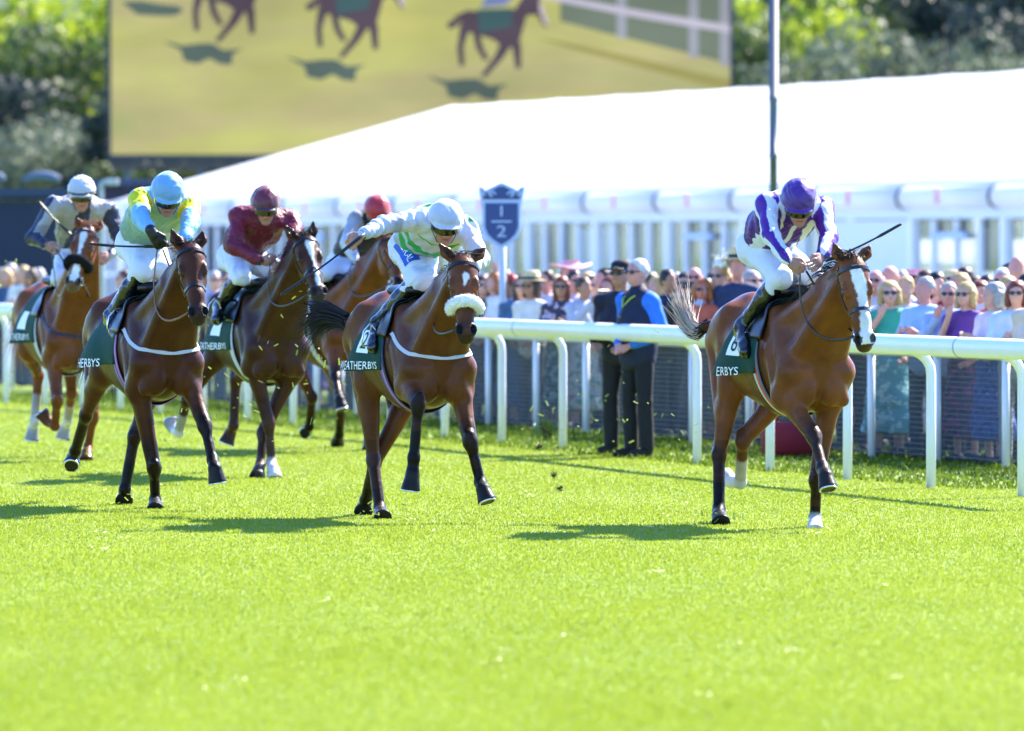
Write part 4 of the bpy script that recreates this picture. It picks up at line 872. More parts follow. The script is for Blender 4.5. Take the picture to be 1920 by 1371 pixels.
# ---- lamp pole behind the lead jockey
PY=92.; p=atY(1450,457,PY); M_galv=mat('galvanised',(.075,.095,.12),rough=.6,metal=0,noise=.1,nscale=6)
lp=empty('flag_pole',(p[0],PY,0),0,'tall grey metal pole rising behind the jockey in purple and white','pole')
MB().lathe([(.11,0),(.10,.05),(.050,.06),(.050,2.9),(.056,2.9),(.056,2.96),(.0535,2.96),(.0535,3.6),(.060,3.62),(.060,3.66),(.058,3.66),(.056,9)],n=16).build('shaft',M_galv,lp,True)
# ================================================================ MARQUEE
A0=np.array([-11.2,204.,0]); DV=np.array([.289,-.957,0]); NV=np.array([.957,.289,0]); LT=100.; BAY_=5.
M_pvcroof=mat('marquee_pvc',(.78,.80,.82),rough=.5,noise=.03,nscale=.6,transl=.45)
M_alu=mat('marquee_alu',(.70,.72,.75),rough=.5); M_dark=mat('gutter_joint',(.03,.035,.045),rough=.6); M_panel=mat('wall_panel',(.56,.60,.64),rough=.5)
M_glass=bpy.data.materials.new('window_glass'); M_glass.use_nodes=True; t=M_glass.node_tree; gl=t.nodes.new('ShaderNodeBsdfGlossy'); gl.inputs['Roughness'].default_value=.05; gl.inputs[0].default_value=(.8,.86,.9,1); tr=t.nodes.new('ShaderNodeBsdfTransparent'); tr.inputs[0].default_value=(.86,.9,.9,1); ms=t.nodes.new('ShaderNodeMixShader'); ms.inputs[0].default_value=.12
t.links.new(tr.outputs[0],ms.inputs[1]); t.links.new(gl.outputs[0],ms.inputs[2]); t.links.new(ms.outputs[0],t.nodes['Material Output'].inputs[0])
mq=empty('marquee',tuple(A0),0,'long white marquee with a pitched roof behind the crowd','marquee')
def mp(t,n,z): return DV*t+NV*n+np.array([0,0,z])
V=[];Q=[]; nb=int(LT/BAY_)
nt_,nn=nb*8,24
for i in range(nt_+1):
    t_=LT*i/nt_; ph=(t_%BAY_)/BAY_; sagk=math.sin(math.pi*ph)
    for j in range(nn+1):
        n_=20*j/nn; k=1-abs(n_-10)/10; z=2.88+2.75*k-.03*sagk*math.sin(math.pi*min(1,k*1.0))**.5 if 0<k<1 else 2.88+2.75*k-(.025*sagk if k==1 else 0); V.append(mp(t_,n_,z))
Q=[[i*(nn+1)+j,i*(nn+1)+j+1,(i+1)*(nn+1)+j+1,(i+1)*(nn+1)+j] for i in range(nt_) for j in range(nn)]
rf=obj('roof',npmesh('roof',V,quads=Q),M_pvcroof,mq); rf.modifiers.new('thick','SOLIDIFY').thickness=.03
for i in range(nb+1):
    q=[mp(i*BAY_,n_,2.885+2.75*(1-abs(n_-10)/10)) for n_ in np.linspace(0,10,12)]; MB().tube(q,.03,6,flat=(1,.5)).build('roof_seam',M_alu,rf,True)
    MB().tube([mp(i*BAY_-.05,-.1,2.72),mp(i*BAY_+.10,-.1,2.72)],.233,16).build('gutter_joint',M_dark,mq,True)
    MB().box(mp(i*BAY_,.05,1.25),(.12,.09,1.25),[DV,NV,[0,0,1]]).build('leg',M_alu,mq)
    if i<nb: MB().tube([mp(i*BAY_+.11,-.1,2.72),mp((i+1)*BAY_-.06,-.1,2.72)],.225,16).build('eave_gutter',M_pvcroof,mq,True)
MB().box(mp(LT/2,.0,2.42),(LT/2,.10,.10),[DV,NV,[0,0,1]]).build('eave_beam',M_panel,mq)
MB().add([mp(0,0,2.9),mp(0,20,2.9),mp(0,10,5.6)],[[0,1,2]]).build('gable',M_pvcroof,mq)
M_red=mat('red_mark',hx('#d88a90'),rough=.6)
for i in range(nb):
    c=mp(i*BAY_+2.3,-.335,2.74); MB().box(c,(.09,.006,.14),[DV,NV,[0,0,1]]).build('maker_mark',M_red,mq)
    # glazing per bay: mullions + panes, some bays solid
    solid=(i in (11,12)) 
    u_mid=None
    if i==nb-7 or i==nb-8+20: pass
    w_=mp(i*BAY_+BAY_/2,0,1.2)+A0; uu=960+FPX*w_[0]/w_[1]
    if 1560<uu<1735: MB().box(mp(i*BAY_+BAY_/2,.02,1.15),(BAY_/2-.13,.03,1.15),[DV,NV,[0,0,1]]).build('wall_panel',M_panel,mq); continue
    MB().box(mp(i*BAY_+BAY_/2,.06,1.18),(BAY_/2-.13,.008,1.12),[DV,NV,[0,0,1]]).build('window',M_glass,mq)
    for k in range(5):
        q=rng.random(); c_=mp(i*BAY_+.62+min(k,3)*1.25,.45+.06*(k>3),1.1)
        if q<.36: MB().box(c_,(.52,.03,1.08),[DV,NV,[0,0,1]]).build('curtain',M_pvcroof,mq)
        elif q<.54: MB().box(c_+np.array([0,0,.62]),(.52,.03,.40),[DV,NV,[0,0,1]]).build('blind',mat('blind_taupe',hx('#8a7c68'),rough=.8),mq)
    for k in range(1,4): MB().box(mp(i*BAY_+k*1.25,.0,1.16),(.055,.045,1.14),[DV,NV,[0,0,1]]).build('mullion',M_alu,mq)
    MB().box(mp(i*BAY_+BAY_/2,.0,1.02),(BAY_/2-.13,.03,.05),[DV,NV,[0,0,1]]).build('transom',M_alu,mq)
    if i%3==1: MB().box(mp(i*BAY_+2.5,-.15,2.0),(.9,.05,.06),[DV,NV,[0,0,1]]).build('door_head',mat('door_blue',hx('#9fb3d8'),rough=.5),mq)
MB().box(mp(LT/2,20.,1.25),(LT/2,.04,.10),[DV,NV,[0,0,1]]).build('rear_rail',M_alu,mq)
for i in range(0,nb): MB().box(mp(i*BAY_,19.9,1.4),(.12,.08,1.4),[DV,NV,[0,0,1]]).build('leg',M_alu,mq)
for i in range(0,nb): MB().box(mp(i*BAY_+2.5,19.95,1.0),(BAY_/2-.14,.02,.95 if i%4 else 1.25),[DV,NV,[0,0,1]]).build('rear_wall',M_pvcroof,mq)
M_cloth=mat('table_linen',(.82,.82,.80),rough=.7)
def table(t_,n_,kk):
    w0=mp(t_,n_,0)+A0; o=MB().lathe([(.78,.02),(.76,.35),(.74,.70),(.70,.745),(.0,.75)],n=20).build('banquet_table',M_cloth,None,True); o.location=tuple(w0); o.scale=(1,1,1)
    tag(o,'round table under a floor length white cloth inside the marquee windows','table','tables laid inside the marquee')
for i in range(nb):
    for k in (1.3,3.7): table(i*BAY_+k,2.2,i)
q=[DV*t_+NV*n_+A0+np.array([0,0,.004]) for t_,n_ in ((-12,-9),(LT+20,-9),(LT+20,26),(-12,26))]
tag(MB().add(q,[[0,1,2,3]]).build('added_bounce_floor',mat('bounce_floor_grey',(.46,.46,.46),rough=.9,noise=.12,nscale=.8)),kind='structure')  # pale floor added to bounce neutral light onto the marquee wall
# ================================================================ BIG SCREEN
def em(name,c,s=1.0):
    m=bpy.data.materials.new(name); m.use_nodes=True; t=m.node_tree; e=t.nodes.new('ShaderNodeEmission'); e.inputs[1].default_value=s
    tc=t.nodes.new('ShaderNodeTexCoord'); n=t.nodes.new('ShaderNodeTexNoise'); n.inputs['Scale'].default_value=1.; n.inputs['Detail'].default_value=7; mpp=t.nodes.new('ShaderNodeMapping'); mpp.inputs['Scale'].default_value=(.16,1,.5); t.links.new(tc.outputs['Object'],mpp.inputs[0]); t.links.new(mpp.outputs[0],n.inputs[0])
    mr=t.nodes.new('ShaderNodeMapRange'); mr.inputs[1].default_value=.33; mr.inputs[2].default_value=.67; mr.inputs[3].default_value=.80; mr.inputs[4].default_value=1.12; t.links.new(n.outputs[0],mr.inputs[0])
    mx=t.nodes.new('ShaderNodeMix'); mx.data_type='RGBA'; mx.blend_type='MULTIPLY'; mx.inputs[0].default_value=1; mx.inputs[6].default_value=(*c,1); t.links.new(mr.outputs[0],mx.inputs[7]); t.links.new(mx.outputs[2],e.inputs[0])
    t.links.new(e.outputs[0],t.nodes['Material Output'].inputs[0]); return m
ES=2**-2.15
BY=228.; bs=BY/FPX; c0=atY(208,290,BY); c1=atY(1369,290,BY); W_=c1[0]-c0[0]; Hh=W_*9/16
scr=empty('video_screen',(c0[0],BY,0),0,'giant outdoor video screen showing horses on yellow green turf','screen')
zb=c0[2]; MB().box((W_/2,.35,zb+Hh/2-.05),(W_/2+.12,.3,Hh/2+.18)).build('cabinet',mat('screen_cabinet',hx('#2e3238'),rough=.6),scr)
mb=MB(); mb.mi=0
def sp(u,v,l): return np.array([(u-208)*bs,.04-l*.012,zb+(290-v)*bs])
def poly(pts,l,mi): mb.mi=mi; mb.add([sp(u,v,l) for u,v in pts],[list(range(len(pts)))])
vt=290-Hh/bs
poly([(208,vt),(208,290),(1369,290),(1369,vt)],0,0)
pass
poly([(208,60),(208,25),(700,60),(1010,80),(1369,150),(1369,168),(1150,112),(900,90),(600,95)],1,2) if False else None
poly([(1000,70),(1060,80),(1200,110),(1369,150),(1369,172),(1250,140),(1100,100)],1,5)
# far side of the picture: rails and dark hedge
poly([(1050,vt),(1050,40),(1150,66),(1250,90),(1369,120),(1369,vt)],1,6)
for x in (1165,1300,1358): poly([(x-9,vt),(x-9,66+(x-1150)*.27),(x+9,70+(x-1150)*.27),(x+9,vt)],2,7)
poly([(900,-40),(1080,-2),(1200,20),(1369,48),(1369,62),(1200,34),(1080,10),(900,-28)],3,8)
def rider(x,y,k,mi_h,mi_j,jc,face):
    L=lambda pts:[(x+px*k,y+py*k) for px,py in pts]
    poly(L([(-85,-12),(-60,-24),(-30,-22),(0,-24),(30,-26),(45,-50),(62,-66),(72,-60),(80,-40),(93,4),(86,8),(70,-16),(52,-14),(44,16),(36,44),(10,46),(-12,30),(-40,22),(-58,16),(-70,0)]),4,mi_h)
    for a in ([(-80,-10),(-98,0),(-92,12),(-72,2)],[(-72,0),(-56,14),(-66,44),(-64,80),(-74,80),(-78,46)],[(-50,16),(-34,24),(-30,44),(-18,68),(-28,70),(-42,48)],[(4,34),(24,42),(6,68),(-26,102),(-34,98),(-8,62)],[(24,40),(42,36),(42,84),(32,86)]): poly(L(a),4,mi_h)
    poly(L([(-40,-26),(26,-28),(24,6),(-36,18)]),5,9); poly(L([(-34,-30),(-20,-56),(8,-66),(30,-70),(34,-52),(12,-34)]),5,jc); poly(L([(76,-46),(84,-30),(94,2),(87,4),(76,-24)]),6,face)
    poly(L([(-136,98),(-97,108),(-65,104),(-39,104),(-19,117),(19,114),(0,124),(-3,145),(-26,143),(-45,132),(-68,143),(-94,137),(-100,117)]),2,4)
for (x,y,k,jc) in ((935,44,1.,10),(668,10,.98,11),(437,-20,.98,10)): rider(x,y,k,3,3,jc,12)
poly([(228,4),(262,2),(300,8),(336,12),(344,22),(326,30),(290,30),(258,28)],2,4)
E_=lambda n,h,s=1:em(n,tuple(c*ES for c in hx(h)),s)
scm=[E_('picture_turf','#cbc880'),E_('picture_turf_near','#c3bd74'),E_('picture_band','#b5b070'),E_('picture_horse','#5d5362'),E_('picture_shadow','#5f726e'),E_('picture_track','#a8a466'),E_('picture_hedge','#7b8a7c'),E_('picture_post','#a8aebc'),E_('picture_rail','#cfcbe0'),E_('picture_saddle_cloth','#4a6a70'),E_('picture_silks_blue','#7f8fc8'),E_('picture_silks_pale','#c9c4d4'),E_('picture_face','#d6cbd0')]
t=scm[0].node_tree; mx=[n for n in t.nodes if n.type=='MIX'][0]; cr=t.nodes.new('ShaderNodeValToRGB'); n=t.nodes.new('ShaderNodeTexNoise'); n.inputs['Scale'].default_value=.55; n.inputs['Detail'].default_value=6; n.inputs['Distortion'].default_value=.6
mpp=[q for q in t.nodes if q.type=='MAPPING'][0]; t.links.new(mpp.outputs[0],n.inputs[0]); e=cr.color_ramp.elements; C_=lambda h:(*[c*ES for c in hx(h)],1)
e[0].position=.3; e[0].color=C_('#b4bb82'); e[1].position=.72; e[1].color=C_('#d2cc7c'); q=e.new(.45); q.color=C_('#c4be8c'); q=e.new(.58); q.color=C_('#c6c97e'); t.links.new(n.outputs[0],cr.inputs[0]); t.links.new(cr.outputs[0],mx.inputs[6])
mb.build('picture',scm,scr)
mb=MB()
for x in np.linspace(.5,W_-.5,9): mb.box((x,.35,zb/2-.2),(.09,.09,zb/2-.05))
mb.build('support_legs',M_galv,scr); MB().box((W_/2,.35,zb-.35),(W_/2,.12,.09)).build('truss',mat('truss_dark',hx('#4c4248'),rough=.6),scr)
# ================================================================ NAVY HOSPITALITY TENT far left
M_navt=mat('navy_canvas',(.007,.014,.042),rough=.7,noise=.15,nscale=.5); M_navd=mat('navy_dark',(.008,.010,.020),rough=.8)
def navy(u0,u1,vt_,Yd,depth,label,mm):
    a=atY(u0,vt_,Yd); b=atY(u1,vt_,Yd); w=b[0]-a[0]; z=a[2]; root=empty('event_tent',(a[0],Yd,0),0,label,'tent','dark event tents at far left')
    MB().box((w/2,depth/2,z/2-.12),(w/2,depth/2,z/2-.1)).build('wall',mm,root)
    MB().box((w/2,depth/2,z-.08),(w/2+.12,depth/2+.12,.07)).build('fascia',mat('navy_fascia',(.014,.032,.085),rough=.6),root)
    return root,w,z
r1,w1_,z1=navy(-60,118,352,120,6,'navy blue event tent with a shiny rolled blind on its roof edge, far left',M_navt)
for (ua,ub) in ((-40,8),(40,112)):
    a=atY(ua,340,119.7)-np.array([*r1.location]); b=atY(ub,338,119.7)-np.array([*r1.location]); m=(a+b)/2+np.array([0,0,.05]); MB().tube(bez([a,m+[0,0,.10],b],9),np.array([.02,.05,.065,.07,.075,.08,.08,.075,.05]),12).build('rolled_blind',mat('blind_blue',(.07,.11,.18),rough=.8),r1,True)
navy(178,428,337,214,5,'low dark navy event building showing left of the marquee gable',M_navd)
q=atY(190,345,112); lb=empty('floodlight_post',(q[0],112,0),0,'white angled lamp post behind the jockey with the white cap','lamp')
MB().tube([(0,0,0),(0,0,q[2]-.1),(.0,0,q[2]),(.04,0,q[2]+.03),(.2,0,q[2]+.03)],.035,10).build('post',mat('lamp_grey',(.30,.34,.38),rough=.5),lb,True)
MB().box((.16,0,q[2]+.03),(.10,.08,.05),bev=.015).build('lamp_head',mat('lamp_grey',(.30,.34,.38),rough=.5),lb)
# ================================================================ WOODS
def leafmat(name,c): return mat(name,attr=True,rough=.55,spec=.3,transl=.35)
M_bark=mat('bark',hx('#5a4a3c'),rough=.9,noise=.3,nscale=6,bump=.4,bscale=12)
M_leaf=mat('leaves',attr=True,rough=.55,spec=.3,transl=.35)
def tree_mesh(seed,h,rw,c1,c2,n=3600,kind='round'):
    r=np.random.default_rng(seed); cl=[]
    for i in range(26):
        if kind=='pine':
            z=h*(.25+.75*r.random()); rad=rw*(1.08-z/h)*1.05+.2; a=r.uniform(0,6.28); q=rad*math.sqrt(r.random()); cl.append((q*math.cos(a),q*math.sin(a),z,.9+.5*r.random(),.5))
        else:
            z=h*(.28+.66*r.random()); e=math.sqrt(max(0,1-((z/h-.58)/.46)**2)); a=r.uniform(0,6.28); q=rw*e*math.sqrt(r.random()); cl.append((q*math.cos(a),q*math.sin(a),z,rw*(.26+.2*r.random()),.75))
    V=[];Q=[];C=[]
    for i in range(n):
        x,y,z,s,f=cl[r.integers(len(cl))]; dv=nrm(r.normal(size=3)); rad=s*(.55+.5*r.random()**.5); c=np.array([x,y,z])+dv*rad*np.array([1,1,f])
        u=nrm(np.cross(dv+r.normal(size=3)*.6,r.normal(size=3))); v=nrm(np.cross(u,dv+r.normal(size=3)*.5)); l=r.uniform(.14,.30); o=len(V); V+=[c-u*l*.5,c+v*l*.9-u*l*.2,c+u*l*.6+v*l*.2,c-v*l*.7]; Q.append((o,o+1,o+2,o+3))
        k=np.clip(r.normal()*.28+.5,0,1); cc=np.array(c1)*(1-k)+np.array(c2)*k; C+=[cc]*4
    return npmesh('crown',V,quads=Q,cols=np.array(C),smooth=False),cl
def trunk_mesh(seed,h,cl):
    r=np.random.default_rng(seed); mb=MB(); top=h*.8; mb.tube([(0,0,-.2),(.1,.05,h*.25),(-.1,.1,h*.5),(.05,0,top)],[.38,.3,.2,.06],9)
    for (x,y,z,s,f) in cl[:12]: z0=min(z*.62,top*.9); mb.tube(bez([(0,0,z0),(x*.4,y*.4,z0+.2*h*.3),(x,y,z)],6),[.14,.12,.09,.07,.05,.03],6)
    return mb.mesh('trunk',True)
KT={'lime':((.15,.21,.012),(.40,.47,.035),'round'),'oak':((.03,.055,.018),(.085,.125,.035),'round'),'grey':((.07,.095,.06),(.16,.19,.12),'round'),'pine':((.014,.028,.028),(.045,.065,.048),'pine'),'dark':((.012,.022,.024),(.036,.052,.040),'round')}  # pine and dark leaf colours carry the blue of skylit shade
TM={}
for i,(k,(c1,c2,kd)) in enumerate(KT.items()):
    cm,cl=tree_mesh(40+i,10.,3.6,c1,c2,3800,kd); TM[k]=(cm,trunk_mesh(50+i,10.,cl))
def tree(kind,u,vtop,Yd,w,label):
    p=atY(u,vtop,Yd); s=p[2]/10.; root=empty({'pine':'pine_tree'}.get(kind,'broadleaf_tree'),(p[0],Yd,0),random.uniform(0,6.28),label,'tree','trees of the wood behind the racecourse'); root.scale=(w/3.6,w/3.6,s)
    obj('crown',TM[kind][0],None,root); TM[kind][0].materials.clear(); TM[kind][0].materials.append(M_leaf); obj('trunk',TM[kind][1],M_bark,root)
TR=[('lime',40,-120,262,4.2,'bright yellow green tree at the top left corner, left of the screen'),('lime',165,-60,275,3.2,'bright yellow green tree touching the left edge of the screen'),
('oak',95,60,255,3.0,'mid green tree below the bright ones, left of the screen'),('dark',175,110,268,3.6,'dark shady tree tight beside the left edge of the screen'),('dark',-30,90,270,4.,'dark tree at the left edge of the picture'),
('grey',45,205,246,2.6,'pale grey green bushy tree above the navy tent'),('grey',120,228,242,2.0,'smaller pale grey green bush tree beside the navy tent'),('dark',10,150,250,2.6,'dark tree standing between the grey green bush and the left picture edge'),('pine',205,190,240,2.,'dark conifer under the lower left corner of the screen'),
('oak',255,296,236,1.8,'green bushy tree showing below the screen, nearest its left corner'),('dark',330,300,238,2.0,'dark bushy tree showing below the screen above the pale blue cap'),('oak',420,285,237,1.9,'green bushy tree below the screen beside the marquee gable'),
('lime',1440,-70,262,3.4,'bright yellow green tree just right of the screen, behind the pole'),('oak',1395,40,250,2.2,'mid green tree tight against the right edge of the screen'),('lime',1540,-30,275,3.0,'yellow green tree right of the pole'),
('grey',1500,70,248,2.4,'pale grey green tree above the marquee roof right of the pole'),('grey',1640,20,258,3.0,'pale grey green tree in the middle of the wood at right'),('oak',1580,-60,285,4.,'tall green tree behind the pale ones at right'),('pine',1745,-40,265,3.2,'dark conifer between the grey green trees at right'),
('grey',1800,55,250,2.4,'low grey green tree above the marquee ridge near the right edge'),('pine',1850,-90,275,3.4,'tall dark conifer near the top right corner'),('dark',1700,-60,290,4.2,'dark broad tree behind the conifers at right'),('pine',1935,-60,262,3.,'dark conifer at the right edge of the picture'),('dark',1900,20,256,2.6,'dark rounded tree at the right edge above the marquee ridge'),('oak',1990,-100,280,4.,'green tree beyond the right edge of the picture')]
for a in TR: tree(*a)
mb=MB(); X_=np.linspace(-80,80,33); 
for x in X_: pass
V=[(x,y,z) for x in X_ for y,z in ((295,-.5),(310,7+1.5*math.sin(x*.13)),(340,14+2*math.sin(x*.09+1)),(420,24))]; Q=[[i*4+j,(i+1)*4+j,(i+1)*4+j+1,i*4+j+1] for i in range(32) for j in range(3)]
tag(obj('hill',npmesh('hill',V,quads=Q),mat('hill_green',(.03,.05,.025),rough=.9,noise=.6,nscale=.5)),kind='structure')
# ================================================================ SPECTATORS
def cloth_mat(hexc,pat=None):
    nm='cloth_'+hexc+('_'+pat if pat else '')
    if nm in MC: return MC[nm]
    m=mat(nm,tuple(c*.74 for c in hx(hexc)),rough=.75,noise=.10,nscale=9,bump=.3,bscale=22)
    if pat:
        t=m.node_tree; p=t.nodes['Principled BSDF']; tc=t.nodes.new('ShaderNodeTexCoord'); v=t.nodes.new('ShaderNodeTexVoronoi'); v.inputs['Scale'].default_value=9; t.links.new(tc.outputs['Object'],v.inputs[0])
        n=t.nodes.new('ShaderNodeTexNoise'); n.inputs['Scale'].default_value=14; t.links.new(tc.outputs['Object'],n.inputs[0])
        cr=t.nodes.new('ShaderNodeValToRGB'); e=cr.color_ramp.elements; cols=[hx(c) for c in pat.split('_')]
        e[0].position=.0; e[0].color=(*cols[0],1); e[1].position=1; e[1].color=(*hx(hexc),1); cr.color_ramp.interpolation='CONSTANT'
        for i,c in enumerate(cols): q=e.new(.30+.14*i); q.color=(*c,1)
        q=e.new(.30+.14*len(cols)); q.color=(*hx(hexc),1); e[0].color=(*hx(hexc),1)
        mx=t.nodes.new('ShaderNodeMath'); mx.operation='MULTIPLY_ADD'; mx.inputs[1].default_value=.25; t.links.new(v.outputs['Distance'],mx.inputs[0]); t.links.new(n.outputs[0],mx.inputs[2])
        t.links.new(mx.outputs[0],cr.inputs[0]); t.links.new(cr.outputs[0],p.inputs['Base Color'])
    return m
SKINS={'fair':(.42,.22,.165),'pink':(.44,.19,.15),'red':(.36,.11,.075),'tan':(.28,.14,.085),'dark':(.07,.036,.024)}
def skin_mat(k): return mat('skin_'+k,tuple(min(.62,c*1.22) for c in SKINS[k]),rough=.5,spec=.35,noise=.10,nscale=14)
HAIRS={'blonde':'#c9a468','grey':'#a8a49e','white':'#d8d4cc','brown':'#4a3020','black':'#17130f','auburn':'#7a3418','ginger':'#b86a30','darkgrey':'#5c5854'}
POSE={'rest':[((.19,0,1.40),(.25,.05,1.12),(.16,-.20,1.00),(.10,-.27,.97))]*2,
 'clap':[((.19,0,1.40),(.27,-.04,1.14),(.10,-.28,1.22),(.03,-.36,1.27))]*2,
 'phone':[((.19,0,1.41),(.27,-.14,1.24),(.12,-.29,1.47),(.06,-.31,1.55))]*2,
 'wave':[((.19,0,1.42),(.40,-.08,1.60),(.58,-.10,1.80),(.62,-.12,1.88)),((.19,0,1.40),(.25,.05,1.12),(.16,-.20,1.00),(.10,-.27,.97))],
 'hips':[((.19,0,1.40),(.26,.06,1.13),(.08,-.16,1.00),(.02,-.22,.97))]*2,
 'face':[((.19,0,1.40),(.25,-.10,1.18),(.10,-.20,1.42),(.07,-.22,1.50)),((.19,0,1.40),(.25,.05,1.12),(.16,-.20,1.00),(.10,-.27,.97))]}
TPL={}
def arms(pose):
    for s,ch in zip((-1,1),POSE[pose]): yield s,[np.array([s*p[0],p[1],p[2]]) for p in ch]
def tpl(kind,pose=None):
    k=(kind,pose)
    if k in TPL: return TPL[k]
    D=Field(np.array([-.72,-.48,-.03]),np.array([.72,.34,2.0]),.0125,kind=='skin'); E=D.ell
    if kind=='skin':
        c=(1,1,1); D.chain([(0,0,1.0),(0,.01,1.25),(0,.01,1.42)],[.11,.12,.08],.05,c,(1,0,0),1.3); D.cap((0,.01,1.43),(0,-.01,1.56),.054,.05,.02,c)
        E((0,-.015,1.655),(.074,.092,.100),.02,c); E((0,-.05,1.595),(.056,.056,.065),.03,c); D.cap((0,-.105,1.648),(0,-.125,1.615),.010,.016,.012,c)
        for s in(-1,1): E((s*.030,-.100,1.652),(.016,.014,.010),.010,(.45,.35,.3),op='-'); E((s*.076,0,1.635),(.012,.022,.032),.01,c); D.cap((s*.09,0,.95),(s*.10,-.01,.5),.075,.055,.03,c); D.cap((s*.10,-.01,.5),(s*.10,.02,.08),.055,.035,.03,c); D.cap((s*.10,.02,.05),(s*.11,-.14,.03),.035,.03,.02,c)
        D.cap((-.022,-.098,1.578),(.022,-.098,1.578),.008,.008,.006,(.8,.45,.4))
        for s,(a,b,d,e) in arms(pose):
            D.chain([a,b,d],[.05,.042,.028],.03,c); u=nrm(e-d); sd=nrm(np.cross(u,[0,-1,.3])); D.cap(d,d+u*.06,.028,.036,.01,c,np.cross(u,sd),.6)
            for i in range(4): o=sd*(-.027+.018*i); D.cap(d+u*.07+o,d+u*(.135+.012*(i in(1,2)))+o+np.array([0,0,-.012]),.010,.008,.006,c)
            D.cap(d+u*.03-sd*.03,d+u*.08-sd*.05,.012,.009,.006,c)
        me=D.mesh('body'); 
    elif kind in('top','short'):
        D.chain([(0,0,.93),(0,.01,1.22),(0,.01,1.40)],[.135,.150,.105],.05,None,(1,0,0),1.32)
        for s,(a,b,d,e) in arms(pose):
            D.cap((s*.08,.01,1.42),a,.075,.068,.05); 
            if kind=='top': D.chain([a,b,b*.1+d*.9],[.066,.056,.042],.03)
            else: D.cap(a,a*.55+b*.45,.066,.060,.02)
        D.ripple(.004,22,4)
    elif kind=='trousers':
        E((0,0,.95),(.175,.125,.12),.04)
        for s in(-1,1): D.cap((s*.085,0,.92),(s*.10,-.005,.5),.092,.072,.03); D.cap((s*.10,-.005,.5),(s*.105,.015,.09),.072,.062,.02)
        D.ripple(.004,16,2)
    elif kind=='skirt':
        E((0,0,.97),(.165,.13,.11),.04); D.cap((0,0,.95),(0,0,.30),.150,.215,.05,None,(1,0,0),1.2); D.halfcut(np.array([0,0,.24]),np.array([0,0,-1.])); D.ripple(.010,17,6)
    elif kind=='shoes':
        for s in(-1,1): D.cap((s*.105,.03,.045),(s*.115,-.15,.035),.045,.038,.02)
    elif kind=='h_short':
        E((0,.012,1.675),(.086,.102,.104),.01); D.halfcut(np.array([0,-.062,1.70]),nrm([0,-1,-.45])); D.halfcut(np.array([0,.0,1.60]),nrm([0,-.5,-1])); D.ripple(.003,60,3)
    elif kind=='h_fringe':
        E((0,.02,1.655),(.085,.098,.085),.01); D.halfcut(np.array([0,-.03,1.66]),nrm([0,-1,0])); D.halfcut(np.array([0,0,1.69]),nrm([0,0,1.])); D.halfcut(np.array([0,.0,1.59]),nrm([0,-.3,-1]))
    elif kind in('h_bob','h_long'):
        E((0,.015,1.68),(.094,.108,.104),.02); z=1.55 if kind=='h_bob' else 1.36
        for s in(-1,1): D.cap((s*.075,.0,1.66),(s*.085,-.01,z),.038,.034 if kind=='h_bob' else .03,.04)
        D.cap((0,.07,1.66),(0,.085,z),.07,.06,.04,None,(1,0,0),1.3); D.cap((0,-.14,1.61),(0,-.06,1.60),.062,.066,.015,None,(0,0,1),1.25,'-'); D.ripple(.004,50,3)
    elif kind=='h_up':
        E((0,.012,1.68),(.090,.106,.104),.01); E((0,.10,1.72),(.05,.05,.05),.03); D.halfcut(np.array([0,-.068,1.70]),nrm([0,-1,-.5])); D.ripple(.004,60,3)
    if kind!='skin': me=D.mesh({'h_short':'hair','h_fringe':'hair','h_bob':'hair','h_long':'hair','h_up':'hair','short':'top'}.get(kind,kind))
    TPL[k]=me; return me
def mini(kind):
    k=('mini',kind)
    if k in TPL: return TPL[k]
    mb=MB()
    if kind=='shades':
        for s in(-1,1): mb.ball((s*.034,-.103,1.655),(.030,.012,.020),7); mb.tube([(s*.062,-.095,1.66),(s*.078,-.03,1.66)],.004,5)
        mb.tube([(-.012,-.108,1.662),(.012,-.108,1.662)],.005,5)
    elif kind=='boater':
        mb.lathe([(.185,1.715),(.188,1.722),(.105,1.735),(.100,1.80),(.085,1.835),(.02,1.84)],(0,.01,0),24)
    elif kind=='hatband': mb.lathe([(.108,1.735),(.109,1.737),(.1065,1.765),(.10,1.766)],(0,.01,0),24)
    elif kind=='widehat': 
        V=[];n=36
        for r_,z in((.09,1.80),(.11,1.745),(.24,1.74),(.245,1.735),(.11,1.735)):
            for i in range(n): a=6.283*i/n; V.append((r_*math.cos(a),.02+r_*math.sin(a),z+(.03*math.sin(2*a) if r_>.2 else 0)))
        mb.add(V,[[i*n+k,i*n+(k+1)%n,(i+1)*n+(k+1)%n,(i+1)*n+k] for i in range(4) for k in range(n)]+[list(range(n))])
    elif kind=='cap':
        mb.lathe([(.094,1.68),(.098,1.70),(.090,1.75),(.06,1.775),(.01,1.785)],(0,.01,0),22); mb.box((0,-.13,1.695),(.07,.06,.008),bev=.006)
    elif kind=='headband': 
        mb.tube([(.092*math.cos(a),.01,1.68+.10*math.sin(a)) for a in np.linspace(-.3,math.pi+.3,20)],.022,8,flat=(1,1))
    elif kind=='flower':
        r=np.random.default_rng(4); mb.ball((.03,0,1.775),(.085,.08,.05),8)
        for i in range(60): p=np.array([.03,.0,1.78])+np.clip(r.normal(size=3),-1.3,1.3)*np.array([.05,.045,.03]); mb.ball(p,r.uniform(.010,.024),4)
        for i in range(18): q=np.array([.03,0,1.79]); e=q+nrm(r.normal(size=3)+[0,0,.7])*r.uniform(.10,.17); mb.tube(bez([q,(q+e)/2+[0,0,.04],e],5),.0035,4)
    me=mb.mesh({'shades':'sunglasses','boater':'hat','widehat':'hat','flower':'fascinator'}.get(kind,kind),True); TPL[k]=me; return me
